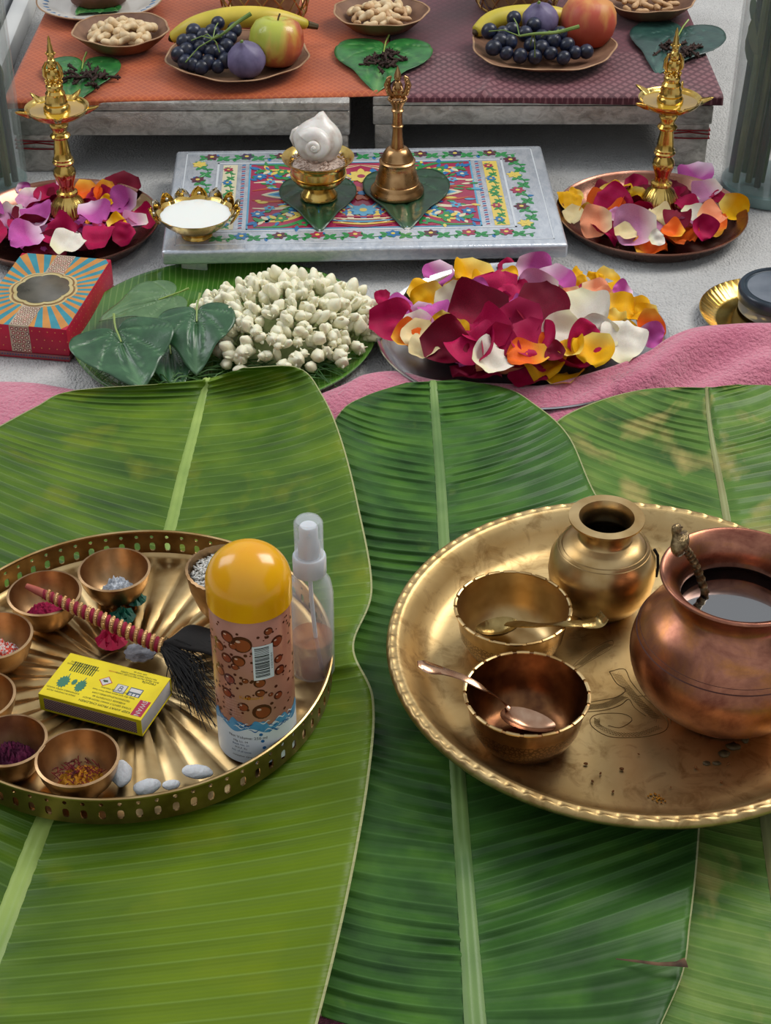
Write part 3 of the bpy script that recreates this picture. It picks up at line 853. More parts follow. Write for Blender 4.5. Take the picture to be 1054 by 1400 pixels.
BLK = mat('black_plume', '#0a0706', '#15100d', .8, 0, 60, .3, 500)
HAIR = mat('black_strand', '#060505', '#0f0c0b', .7)
fe = MB()      # broad curved feather leaning right over the tray
A, Bm, Cc = wb - wa, P(262, 872, TLF + .016) - wa, P(312, 886, TLF + .011) - wa
def fpt(u, v):
    p = cr([A, Bm, Cc], u); wdt = .0025 + .0115 * sm(u, 0, .55)
    return p + Vector((-.15, 1, 0)) * ((v - .5) * 2 * wdt) + Vector((0, 0, .004 * (1 - (2 * v - 1) ** 2)))
fe.grid(20, 12, fpt); o_ = fe.build('plume', BLK, wd_, sharp=0); md = o_.modifiers.new('t', 'SOLIDIFY'); md.thickness = .0004
hr = MB(); rr_ = random.Random(12)
for i in range(150):
    s0 = A + sd * rr_.uniform(-.004, .004) + Vector((0, 0, rr_.uniform(-.002, .003)))
    ex, ey = rr_.choice(((rr_.uniform(285, 312), rr_.uniform(915, 985)), (rr_.uniform(245, 305), rr_.uniform(935, 1000)), (rr_.uniform(270, 300), rr_.uniform(960, 1012))))
    k = rr_.uniform(.55, 1)
    e0 = P(222 + (ex - 222) * k, 884 + (ey - 884) * k, TLF + .0036) - wa
    mid = s0.lerp(e0, .45) + Vector((rr_.uniform(-.004, .006), rr_.uniform(-.003, .006), rr_.uniform(.002, .006)))
    m2 = s0.lerp(e0, .75) + Vector((rr_.uniform(-.003, .003), rr_.uniform(-.003, .003), .0015))
    hr.tube([cr([s0, mid, m2, e0], q / 8) for q in range(9)], [.00045 - .00003 * q for q in range(9)], 4)
for i in range(26):
    s0 = A; e0 = P(rr_.uniform(232, 300), rr_.uniform(868, 878) + 6, TLF + .014 + rr_.uniform(0, .004)) - wa
    hr.tube([s0, s0.lerp(e0, .5) + Vector((0, .003, .003)), e0], .0003, 4)
hr.build('strands', HAIR, wd_)['kind'] = 'stuff'

# folded cloth rosettes under the wand
def rosette(name, label, px, py, r, m, seed, loc_z, cat):
    q = P(px, py, loc_z); mb = MB(); rn = random.Random(seed)
    for ring, (n, rr, up) in enumerate(((7, 1.0, .0), (5, .62, .32), (3, .3, .6))):
        for k in range(n):
            a = 2 * pi * k / n + ring * .5 + rn.uniform(-.2, .2); l = r * rr
            tipz = r * (.25 + up) + rn.uniform(-.1, .1) * r
            p0 = Vector((0, 0, r * (.15 + up * .6))); p1 = Vector((l * cos(a - .5), l * sin(a - .5), r * .1 + r * up)); p2 = Vector((l * 1.12 * cos(a), l * 1.12 * sin(a), tipz)); p3 = Vector((l * cos(a + .5), l * sin(a + .5), r * .1 + r * up)); p4 = Vector((l * .55 * cos(a), l * .55 * sin(a), r * (.62 + up)))
            mb.add([p0, p1, p2, p3, p4], [(0, 1, 4), (1, 2, 4), (2, 3, 4), (3, 0, 4), (0, 3, 2, 1)])
    mb.lathe([(0.0001, 0), (r * .7, 0.0), (r * .8, r * .3), (0.0001, r * .5)], 10)
    return tag(mb.build(name, m, None, q, (0, 0, rn.random()), sharp=25), label, cat)
rosette('red_rosette', 'folded crimson cloth rosette lying just below the wand', 154, 877, .0108, mat('crimson_satin', '#d01a52', '#ab1440', .45, 0, 90, .1, 500), 2, TLF + .0034, 'rosette')
rosette('green_rosette', 'dark green folded cloth rosette above the wand', 168, 845, .0085, mat('green_satin', '#14604d', '#0e4a3a', .45, 0, 90, .1, 500), 5, TLF + .0034, 'rosette')
rosette('small_green_rosette', 'smaller dark green cloth knot beside the white-crystal bowl', 186, 822, .0070, mat('deep_green_satin', '#176b52', '#0f4f3c', .45, 0, 90, .1, 500), 8, TLF + .0034, 'rosette')
q = P(192, 893, TLF + .0042)
sc_ = MB(); prof_ = [(0.0001, .0015), (.004, .0012), (.0075, .0008), (.0098, .0012), (.0098, .0004), (0.0001, .0)]
sc_.lathe(prof_, 80, 0, None, lambda r, z, a, k: (r * (1 + (.12 * abs(cos(a * 5)) if r > .006 else 0)), z))
tag(sc_.build('scalloped_trinket', mat('dull_silver', '#a9a8ac', '#7c7b80', .3, .9, 200, .3, 700), None, q), 'small silver scalloped trinket peeping out below the wand', 'trinket')

# ---- cotton pieces
COT = mat('cotton_white', '#ffffff', '#fafafa', .95, 0, 80, .8, 420, sss=.1)
for px, py, rx, ry, rz, rot, lab_ in ((166, 1058, .0066, .0098, .006, .1, 'largest white cotton tuft beside the saffron bowl'), (201, 1076, .0085, .0052, .0045, .35, 'oval cotton wick lying second from the saffron bowl'),
                               (234, 1073, .0055, .0034, .0030, .1, 'smallest cotton piece half hidden by the front rim'), (270, 1055, .0098, .0046, .0042, -.1, 'flat oval cotton wick nearest the can base')):
    q = P(px, py, TLF + .0036 + rz * .8); cb_ = MB()
    cb_.ball(rx, ry, rz, 36, 22, 0, None, lambda v: v * (1 + .12 * nz(v.x * 200 + px, v.y * 200, v.z * 200) + .04 * nz(v.x * 700 + px, v.y * 700, v.z * 700)))
    tag(cb_.build('cotton_piece', COT, None, q, (0, 0, rot), sharp=0), lab_, 'cotton', 'cotton pieces in the pierced tray')

# ================================================================== right tray: big brass platter
PZ = TRAY_Z
pl = thing('brass_platter', 'large shallow brass platter with embossed scalloped rim holding pots and bowls', 'platter', (tr_c.x, tr_c.y, 0))
R = tr_r
zr = PZ + .022
def rim(r, z, a, k):
    q = r / R
    if q > .955:
        s = (a * 86 / (2 * pi)) % 1.0
        bmp = exp(-((s - .5) / .30) ** 2) * exp(-((q - .982) / .009) ** 2)
        bmp2 = exp(-((s - .2) / .08) ** 2) * exp(-((q - .975) / .012) ** 2)
        z += .0009 * bmp - .0007 * bmp2
    return r, z
prof = [(0.0001, PZ), (R * .3, PZ), (R * .6, PZ), (R * .78, PZ + .0002), (R * .82, PZ + .0012), (R * .85, PZ + .004), (R * .89, PZ + .0115), (R * .925, PZ + .0185), (R * .945, zr - .001), (R * .955, zr + .0003)]
prof += [(R * q, zr + .0004 - max(0, q - .985) * .05) for q in (.960, .964, .968, .972, .976, .980, .984, .988, .992)]
prof += [(R * .997, zr - .0012), (R, zr - .003), (R * .997, zr - .0045), (R * .985, zr - .004), (R * .945, zr - .0045), (R * .9, PZ + .009), (R * .86, PZ + .0004), (R * .80, PZ - .0022), (R * .3, PZ - .003), (0.0001, PZ - .003)]
PLBR = N('platter_brass'); PLBR.set(Metallic=1.0)
f_ = PLBR.noise(14, 5, None, .6, .4); g_ = PLBR.noise(60, 4, None, .65, .8)
PLBR.col(PLBR.mix(PLBR.ramp(g_, [(.5, '#000000'), (.72, '#ffffff')]), PLBR.ramp(f_, [(.35, '#b89a66'), (.65, '#cdb381')]), '#94764a'))
PLBR.ln(PLBR.math('MULTIPLY_ADD', f_, .22, .32), PLBR.b.inputs['Roughness'])
PLBR.bump(PLBR.noise(170, 2), .08, .0006)
MB().lathe(prof, 900, 0, None, rim).build('platter_body', PLBR.m, pl, sharp=0)
# engraved motif on the floor
en = MB()
def P_(cx, cy): return P(780 + cx / 2.916, 660 + cy / 2.916, PZ + .0002) - Vector((tr_c.x, tr_c.y, 0))
def eline(pts, close=False, r_=.00026, n=60):
    pp = [P_(a, b) for a, b in pts]
    if close: pp = pp + [pp[0]]
    en.tube([cr(pp, i / n) for i in range(n + 1)], r_, 4, flat=.5)
shapes = [([(155, 752), (215, 742), (240, 790), (290, 850), (345, 900), (385, 945), (380, 985), (320, 1008), (240, 1016), (150, 1010), (90, 975), (78, 945), (100, 925), (150, 918), (215, 922), (245, 945), (200, 975), (150, 968)], False),
          ([(155, 752), (185, 800), (220, 825), (180, 855), (110, 868), (60, 880), (20, 900), (60, 912), (140, 905), (200, 885), (232, 862), (255, 895), (300, 930)], False),
          ([(270, 850), (320, 852), (365, 880), (395, 920), (400, 960)], False),
          ([(0, 740), (40, 700), (110, 650), (165, 628), (165, 655), (120, 685), (60, 720), (20, 745)], False),
          ([(10, 735), (50, 712), (100, 690), (150, 660)], False)]
for pts, cl in shapes: eline(pts, cl)
rn = random.Random(4)
def hatch(center, wdt):
    pp = [P_(a, b) for a, b in center]; n = 30
    for i in range(n):
        p = cr(pp, i / n); d = (cr(pp, min(1, i / n + .02)) - cr(pp, max(0, i / n - .02))).normalized(); s = Vector((-d.y, d.x, 0))
        for sg in (1, -1):
            v = (s + d * sg * .9).normalized() * wdt; en.tube([p - v, p + v], .00010, 3, caps=False)
hatch([(185, 765), (235, 830), (290, 890), (350, 945)], .0036)
hatch([(350, 975), (280, 1000), (190, 1002), (115, 970), (105, 940)], .0026)
hatch([(60, 895), (140, 885), (215, 850)], .0032)
hatch([(40, 725), (100, 675), (155, 642)], .0028)
en.build('engraved_motif', mat('engraved_dark_lines', '#8f754a', '#7d6540', .4, .9), pl, sharp=0)

# ---- scalloped bowls
def rim_bowl(label, L, Rr, Y, hb, m, inm):
    zb = PZ + .0006
    c, r = circ(L, Rr, Y, zb + hb)
    t = thing('scalloped_bowl', label, 'bowl', (c.x, c.y, zb))
    def fn(rr, z, a, k):
        if k in (5, 6, 7, 8): rr *= 1 + .012 * (abs(cos(a * 11)) ** .6) - .006
        return rr, z
    out = [(0.0001, 0), (r * .60, 0), (r * .76, hb * .14), (r * .88, hb * .4), (r * .93, hb * .72), (r * .955, hb * .9), (r * .995, hb * .97), (r, hb), (r * .965, hb + .0003), (r * .945, hb * .88), (r * .915, hb * .7), (r * .86, hb * .4), (r * .7, hb * .12), (r * .5, hb * .06), (0.0001, hb * .05)]
    MB().lathe(out[:9], 176, 0, None, fn).build('bowl_body', m, t, sharp=60)
    MB().lathe(out[8:], 176).build('bowl_inside', inm, t, sharp=60)
    # bright notched lip, cut into 22 links
    for k in range(22):
        a0 = 2 * pi * k / 22 + .03; lp = MB()
        lp.tube([((r * .985) * cos(a0 + q * (2 * pi / 22 - .07) / 6), (r * .985) * sin(a0 + q * (2 * pi / 22 - .07) / 6), hb + .0002) for q in range(7)], .00125, 6, flat=.7)
        lp.build('lip_link', BRASS, t)
    return t, c, r, zb
def etched(name, c1, c2):
    n = N(name); n.set(Metallic=1.0, Roughness=.3)
    vo = n.new('ShaderNodeTexVoronoi'); vo.feature = 'DISTANCE_TO_EDGE'; vo.inputs['Scale'].default_value = 420
    n.ln(n.tc.outputs['Object'], vo.inputs['Vector'])
    x, y, z = n.sep()
    band = n.math('MULTIPLY', n.math('LESS_THAN', z, .024), n.math('GREATER_THAN', z, .006))
    e = n.math('MULTIPLY', band, n.math('LESS_THAN', vo.outputs['Distance'], .14))
    n.col(n.mix(n.math('MULTIPLY', e, .6), n.ramp(n.noise(30, 4), [(.35, c1), (.65, c2)]), '#3d2412'))
    n.bump(n.math('MULTIPLY', n.math('SUBTRACT', 1.0, e), 1.0), .5, .0005)
    return n.m
EB1 = etched('etched_bowl_brass', '#c4a470', '#9c7a4a'); EB2 = etched('etched_reddish_brass', '#b8905e', '#80583c')
_, c1_, r1_, zb1 = rim_bowl('yellow brass bowl with scalloped lip behind, holding a folded-handle spoon', 621, 781.5, 832, .036, EB1, BRASS)
_, c2_, r2_, zb2 = rim_bowl('reddish brass bowl with etched band and scalloped lip, nearest the front', 634, 807, 949.5, .037, EB2, mat('reddish_bowl_inside', '#9a6a42', '#5e3c28', .3, 1.0, 50, .1, 200))

# ---- spoons
def spoon(label, bowl_c, tip, head_l, head_w, handle, hw, m, depth=.006, roll=0.0):
    """bowl_c: centre of the spoon's bowl, handle: list of points, hw: half widths"""
    root = thing('spoon', label, 'spoon', bowl_c)
    d = (tip - bowl_c); d.normalize(); up = Vector((0, 0, 1)); sd_ = d.cross(up).normalized(); up = sd_.cross(d).normalized()
    hd = MB(); n1, n2 = 8, 28
    for side in (0, 1):
        vs = [(up * (-depth - side * .0007))]
        for i in range(1, n1 + 1):
            for k in range(n2):
                a = 2 * pi * k / n2; t = i / n1
                vs.append(d * (cos(a) * t * head_l) + sd_ * (sin(a) * t * head_w * (1 - .12 * cos(a))) + up * (-depth * (1 - t * t) - side * .0007 * (1 - (t == 1) * .3)))
        fs = [(0, 1 + k, 1 + (k + 1) % n2) for k in range(n2)]
        for i in range(n1 - 1):
            for k in range(n2): o = 1 + i * n2; j = (k + 1) % n2; fs.append((o + k, o + n2 + k, o + n2 + j, o + j))
        hd.add(vs, fs)
    hd.build('spoon_head', m, root, sharp=70)
    hn = MB(); n = 40; vs = []
    for i in range(n + 1):
        p = cr(handle, i / n) - bowl_c; q = cr([(x, 0, 0) for x in hw], i / n).x
        dd = (cr(handle, min(1, (i + 1) / n)) - cr(handle, max(0, (i - 1) / n))).normalized(); s = dd.cross(Vector((0, 0, 1))).normalized(); u = s.cross(dd)
        for a_, b_ in ((-1, -.2), (-.9, .5), (0, .9), (.9, .5), (1, -.2), (0, -.5)): vs.append(p + s * (a_ * q) + u * (b_ * .0009))
    fs = [(i * 6 + k, i * 6 + (k + 1) % 6, (i + 1) * 6 + (k + 1) % 6, (i + 1) * 6 + k) for i in range(n) for k in range(6)]
    fs += [tuple(range(5, -1, -1)), tuple(n * 6 + k for k in range(6))]
    hn.add(vs, fs); hn.build('handle', m, root, sharp=50)
    return root
zf_ = zb2 + .003
spoon('copper-toned spoon with engraved handle resting over the reddish bowl', P(722, 984, zf_ + .008), P(752, 992, zf_ + .006), .0180, .0098,
      [P(697, 971, zf_ + .0095), P(688, 961, zf_ + .014), P(665, 944, zb2 + .0385), P(634, 927, zb2 + .047), P(605, 917, zb2 + .055), P(585, 912, zb2 + .060), P(571, 908, zb2 + .063)],
      [.0016, .0014, .0022, .0030, .0042, .0062, .0030], mat('engraved_spoon_metal', '#c9a488', '#b08468', .24, 1.0, 90, .06, 500, bd=.0003))
zf_ = zb1 + .004
spoon('pale brass spoon with curled-up handle end lying in the back bowl', P(679, 856, zf_ + .008), P(650, 862, zf_ + .007), .0150, .0088,
      [P(692, 853, zf_ + .0085), P(706, 853, zf_ + .013), P(735, 855, zf_ + .021), P(770, 853, zb1 + .0385), P(800, 853, zb1 + .036), P(818, 850, zb1 + .036), P(826, 840, zb1 + .041)],
      [.0024, .0042, .0030, .0028, .0046, .0056, .0058], mat('pale_brass_spoon', '#b39a63', '#8a7040', .27, 1.0, 80, .2, 500))

# ---- brass pot
zb = PZ + .0006
lb = P(818, 828, zb)
lt = thing('brass_pot', 'round-bellied brass water pot with flared neck at the back of platter', 'pot', (lb.x, lb.y, zb))
_, lrim = circ(773.7, 877.7, 705, zb + .076)
br_ = .0368
LP = [(0.0001, 0), (.019, 0), (.021, .0015), (.029, .009), (.0352, .020), (br_, .032), (.0358, .043), (.0305, .0525), (.0232, .058), (.0188, .0595), (.0176, .061), (.0176, .071), (.0195, .0735), (lrim, .0752), (lrim, .0766), (.0186, .0766), (.0172, .0735), (.0164, .071), (.0164, .0615), (.020, .0575), (.029, .050), (.034, .040), (.034, .025), (.02, .005), (0.0001, .003)]
LP2 = []
for i in range(len(LP)): LP2.append(LP[i])
MB().lathe(LP2, 96).build('pot_body', BRASS, lt, sharp=50)
MB().disc(.0305, .048, 40).build('dark_water', mat('dark_water_surface', '#0c0908', '#0c0908', .03, 0, 10), lt)
for rr, zz in ((.0312, .0519), (.0292, .0541)):
    MB().lathe([(rr + .0001, zz - .0003), (rr + .0004, zz), (rr - .0001, zz + .0003)], 96).build('engraved_ring', BRASS_DARK, lt)
# dark twine knot where it nears the copper pot
MB().tube([(.0366, -.006, .030), (.0378, -.003, .036), (.0372, .0, .044), (.0345, .001, .0485)], .0011, 6).build('dark_string', HAIR, lt)

# ---- copper pot
cp = P(985, 962, zb)
ct = thing('copper_pot', 'tarnished copper water pot full of water at the right edge', 'pot', (cp.x, cp.y, zb))
cR, rR = .0622, .0487
KP = [(0.0001, 0), (.031, 0), (.032, .002), (.0335, .003), (.047, .013), (.0575, .026), (cR, .042), (.0605, .056), (.0535, .070), (.0445, .079), (.0395, .0845), (.0385, .089), (.040, .095), (.0435, .1005), (rR, .1045), (rR + .0003, .1056), (rR - .0012, .1066), (.0425, .1035), (.0375, .0975), (.0352, .091), (.0352, .085), (.042, .076), (.055, .062), (.059, .042), (.045, .014), (0.0001, .003)]
# smooth the outline
KPs = []
for i in range(len(KP) * 3 - 2):
    q = cr([(a, b, 0) for a, b in KP], i / (len(KP) * 3 - 3)); KPs.append((max(q.x, 0.0001), q.y))
ki = min(range(len(KPs)), key=lambda i: abs(i - 60)); MB().lathe(KPs[:ki + 1], 110).build('pot_body', COPPER, ct, sharp=60)
MB().lathe(KPs[ki:], 110).build('dark_inside', mat('dark_pot_inside', '#5a3026', '#2a1612', .4, .9, 40), ct, sharp=60)
MB().disc(.0415, .0800, 48).build('water', mat('pot_water', '#14100f', '#14100f', .01, 0, 10, ior=3.0, coat=1.0), ct)
for rr, zz in ((.0592, .0598), (.0572, .0632)):
    MB().lathe([(rr + .0000, zz - .0003), (rr + .0005, zz), (rr - .0003, zz + .0004)], 110).build('engraved_ring', mat('dark_groove_%d' % int(zz * 1e4), '#4a2a22', '#4a2a22', .5, .6), ct)
# snake-headed ladle
h0 = P(925, 722, zb + .128) ; 
pth = [P(964, 810, zb + .0815), P(955, 783, zb + .096), P(945, 762, zb + .108), P(936, 750, zb + .1165), P(929, 740, zb + .1235), P(925, 726, zb + .130), P(928, 716, zb + .134)]
sn = thing('snake_ladle', 'brass ladle with cobra-headed handle standing in the copper pot', 'ladle', pth[0])
SNK = mat('aged_snake_brass', '#a08a64', '#5d4a32', .35, .9, 260, .5, 700)
m_ = MB(); pp = [q - pth[0] for q in pth]
tail = [cr(pp, i / 30 * .55) for i in range(31)]
m_.tube(tail, [(.0025 + .0005 * (i % 3 == 0)) for i in range(31)], 12)
m_.tube([(0, 0, 0), Vector((.010, -.008, -.03))], .0018, 8)
m_.build('ribbed_handle', SNK, sn, sharp=30)
hd = MB(); hood = [cr(pp, .5 + .5 * i / 20) for i in range(21)]
wds = [1.35 * x for x in [.0024, .0032, .0045, .0058, .0068, .0072, .0074, .0070, .0062, .0052, .0042, .0036, .0033, .0034, .0036, .0037, .0036, .0033, .0028, .002, .001]]
hd.tube(hood, wds, 16, flat=.55, up=Vector((0, -.5, 1)))
for s in (-1, 1): hd.ball(.0007, .0007, .0007, 8, 6, 0, T(*(hood[16] + Vector((s * .0028, -.001, .0014)))))
hd.build('cobra_head', SNK, sn, sharp=50)

# ---- crumbs and dried drips on the platter
cm = []
for i, (x, y, s) in enumerate([(801, 1044, 1.4), (821, 1057, 1), (810, 1068, 1.1), (850, 1051, 1.5), (838, 1082, 1.1), (951, 1049, 1.3), (986, 1069, 1.0), (996, 1044, 1.1), (917, 1076, .7), (873, 1031, .7)]):
    q = P(x, y, PZ + .001 + .0004); g = MB().ball(.0011 * s, .0007 * s, .0006 * s, 8, 6, 0, None, lambda v: v * (1 + .3 * nz(v.x * 900 + i, v.y * 900, v.z * 900)))
    tag(g.build('crumb', mat('brown_crumb_%d' % i, '#6a3c18', '#8a5420', .8) if i < 2 else bpy.data.materials['brown_crumb_0'], None, q, (0, 0, i)), 'tiny brown crumb on the platter floor', 'crumb', 'crumbs on the platter')
g = MB(); rn = random.Random(9)
for i in range(26):
    q = P(894 + rn.gauss(0, 5) + i * .4, 1086 + rn.gauss(0, 3) + i * .3, PZ + .0010)
    g.ball(.0007, .0006, .0005, 6, 4, 0, T(*q))
tag(g.build('turmeric_specks', TURM), 'scatter of orange-yellow turmeric specks on platter floor', 'powder', kind='stuff')
g = MB()
for x, y, a, b in ((990, 1030, 8, 5), (1003, 1020, 10, 5), (1018, 1008, 6, 8), (966, 1043, 5, 3), (980, 1043, 6, 2.5), (1022, 996, 7, 5)):
    q = P(x, y, PZ + .0006); k = mpp(q)
    g.poly([(q.x + a * k * cos(t) * (1 + .4 * nz(t * 1.3, x)), q.y + b * k * 1.4 * sin(t) * (1 + .5 * nz(t * 1.7, y))) for t in [i * pi / 9 for i in range(18)]], PZ + .0003, PZ + .0006)
tag(g.build('tarnish_flakes', mat('dark_residue', '#4d3c28', '#62502f', .6, .3, 300), None, sharp=0), 'dark dried residue smears on the platter right of the motif', 'residue', kind='stuff')

# ================================================================== enamelled silver board
BZ = 0.036
FLc, FRc, BLc, BRc = P(203, 345, BZ), P(775, 335, BZ), P(256, 207.5, BZ), P(741, 195, BZ)
bang = atan2((FRc - FLc).y, (FRc - FLc).x)
BW = ((FRc - FLc).length + (BRc - BLc).length) / 2; BD = ((BLc - FLc).length + (BRc - FRc).length) / 2 * .985
bc = (FLc + FRc + BLc + BRc) / 4
BH = .0155
bt = thing('enamelled_board', 'low rectangular silver board painted with colourful peacocks and flowers, cup and bell on it', 'board', (bc.x, bc.y, 0), (0, 0, bang))
MB().box(BW, BD, BH, .0035, 0, T(0, 0, BZ - BH / 2), 4).build('board_slab', BOARDFOIL, bt)
for sx in (-1, 1):
    for sy in (-1, 1):
        MB().box(.026, .022, BZ - BH - .0005, .002, 0, T(sx * (BW / 2 - .03), sy * (BD / 2 - .022), (BZ - BH) / 2)).build('leg', BOARDFOIL, bt)
en_ = ['#a3294e', '#2a72a8', '#2f8a4a', '#e0c55e', '#5a2438', '#cfd4d8', '#d9cfae', '#3f2f50', '#b9572f', '#5aa3c4']
EM = [mat('enamel_%s' % n, c, c, .30, 0.1, 60, .15, 500, coat=.4) for n, c in zip(('crimson', 'blue', 'green', 'yellow', 'wine', 'silver', 'cream', 'violet', 'orange', 'sky'), en_)]
CRI, BLU, GRN, YEL, WIN, SIL, CRE, VIO, ORA, SKY = range(10)
pn = MB(); zz = [0.0]
def lay(pts, mi, lvl=1, h=None): pn.poly(pts, BZ - .0002, BZ + .00012 * lvl + .00015, mi)
def petal2(x, y, a, l, w_, mi, lvl=2):
    pts = []
    for i in range(13):
        t = i / 12; pts.append((l * t, w_ * sin(pi * t) ** .8 * (1 - .25 * t)))
    pts += [(l * t, -w_ * sin(pi * t) ** .8 * (1 - .25 * t)) for t in [1 - i / 12 for i in range(1, 12)]]
    lay([(x + px * cos(a) - py * sin(a), y + px * sin(a) + py * cos(a)) for px, py in pts], mi, lvl)
def flower(x, y, r, n, c1, c2, lvl=2, a0=0):
    for k in range(n): petal2(x, y, a0 + 2 * pi * k / n, r, r * .36, c1, lvl + (k % 2) * .5)
    lay([(x + r * .28 * cos(i * pi / 6), y + r * .28 * sin(i * pi / 6)) for i in range(12)], c2, lvl + 2)
def vine(x0, y0, x1, y1, n, amp, cols, fr=.006, gapf=2):
    d = Vector((x1 - x0, y1 - y0)); L = d.length; d /= L; nn = Vector((-d.y, d.x)); a = atan2(d.y, d.x)
    def at(t): q = Vector((x0, y0)) + d * (L * t) + nn * (amp * sin(t * n * pi)); return q
    pn.tube([(*at(i / (n * 8)), BZ + .0003) for i in range(n * 8 + 1)], .0004, 4, GRN)
    for k in range(n):
        q = at((k + .5) / n); s = 1 if k % 2 == 0 else -1
        if k % gapf == 0: flower(q.x, q.y, fr, 6, cols[(k // gapf) % len(cols)], YEL, 3, k)
        for da in (-.7, .7, 2.4, -2.4):
            petal2(*at((k + .15) / n), a + da * s, fr * 1.1, fr * .34, GRN, 2)
        petal2(*at((k + .8) / n), a + 1.5 * s, fr * .9, fr * .28, BLU if k % 3 == 0 else GRN, 2)
hw, hd2 = BW / 2, BD / 2
def frame(x0, y0, x1, y1, w_, mi, lvl):
    for (a, b, c, d) in ((x0, y0, x1, y0 + w_), (x0, y1 - w_, x1, y1), (x0, y0, x0 + w_, y1), (x1 - w_, y0, x1, y1)): lay([(a, b), (c, b), (c, d), (a, d)], mi, lvl)
m1 = .012
frame(-hw + m1, -hd2 + m1, hw - m1, hd2 - m1 * .7, .0012, SIL, 1)
# outer floral border
yb, yt, xl, xr = -hd2 + .026, hd2 - .022, -hw + .030, hw - .030
vine(xl, yb, xr, yb, 18, .003, (CRI, BLU, WIN, CRI), .0078)
vine(xl, yt, xr, yt, 18, .003, (WIN, VIO, WIN), .0082)
vine(xl + .002, yb + .012, xl + .002, yt - .006, 9, .005, (WIN, YEL, CRI), .0082)
vine(xr - .002, yb + .012, xr - .002, yt - .006, 9, .005, (YEL, WIN, CRI), .0082)
frame(xl + .016, yb + .013, xr - .016, yt - .013, .0022, SIL, 2)
# side ladder panels
for sx in (-1, 1):
    cx = sx * (xr - .030)
    lay([(cx - .0075, yb + .018), (cx + .0075, yb + .018), (cx + .0075, yt - .018), (cx - .0075, yt - .018)], YEL if sx > 0 else CRE, 1)
    vine(cx, yb + .022, cx, yt - .022, 9, .002, (BLU, CRI, GRN), .0058)
    for i in range(30):
        y_ = yb + .02 + i * (yt - yb - .04) / 29
        cx2 = cx - sx * .014; lay([(cx2 - .002, y_), (cx2 + .002, y_ + .0008), (cx2 + .0015, y_ + .0028), (cx2 - .0015, y_ + .002)], (CRI, BLU)[i % 2], 1)
# central panel
px0, px1, py0, py1 = -xr + .052, xr - .052, yb + .019, yt - .018
lay([(px0, py0), (px1, py0), (px1, py1), (px0, py1)], CRI, 1)
frame(px0 - .002, py0 - .002, px1 + .002, py1 + .002, .0016, SKY, 2)
def oval(cx, cy, rx, ry, mi, lvl, n=28): lay([(cx + rx * cos(2 * pi * i / n), cy + ry * sin(2 * pi * i / n)) for i in range(n)], mi, lvl)
def ribbon(pts, w_, mi, lvl):
    n = 26; L_, R_ = [], []
    for i in range(n + 1):
        p = cr([(a, b, 0) for a, b in pts], i / n); d = cr([(a, b, 0) for a, b in pts], min(1, i / n + .02)) - cr([(a, b, 0) for a, b in pts], max(0, i / n - .02))
        if d.length < 1e-9: d = Vector((1, 0, 0))
        d.normalize(); k = w_ * (.25 + .75 * sin(pi * i / n))
        L_.append((p.x - d.y * k, p.y + d.x * k)); R_.append((p.x + d.y * k, p.y - d.x * k))
    for i in range(n): lay([L_[i], R_[i], R_[i + 1], L_[i + 1]][::-1], mi, lvl)
ph_ = py1 - py0; pw_ = px1 - px0
mx_, my_ = (px0 + px1) / 2, (py0 + py1) / 2
rn = random.Random(21)
def sxy(u, v, s, t): return mx_ + s * u * pw_ / 2, my_ + t * v * ph_ / 2
CUR = ((.02, .95), (.10, .60), (.30, .45), (.42, .12))
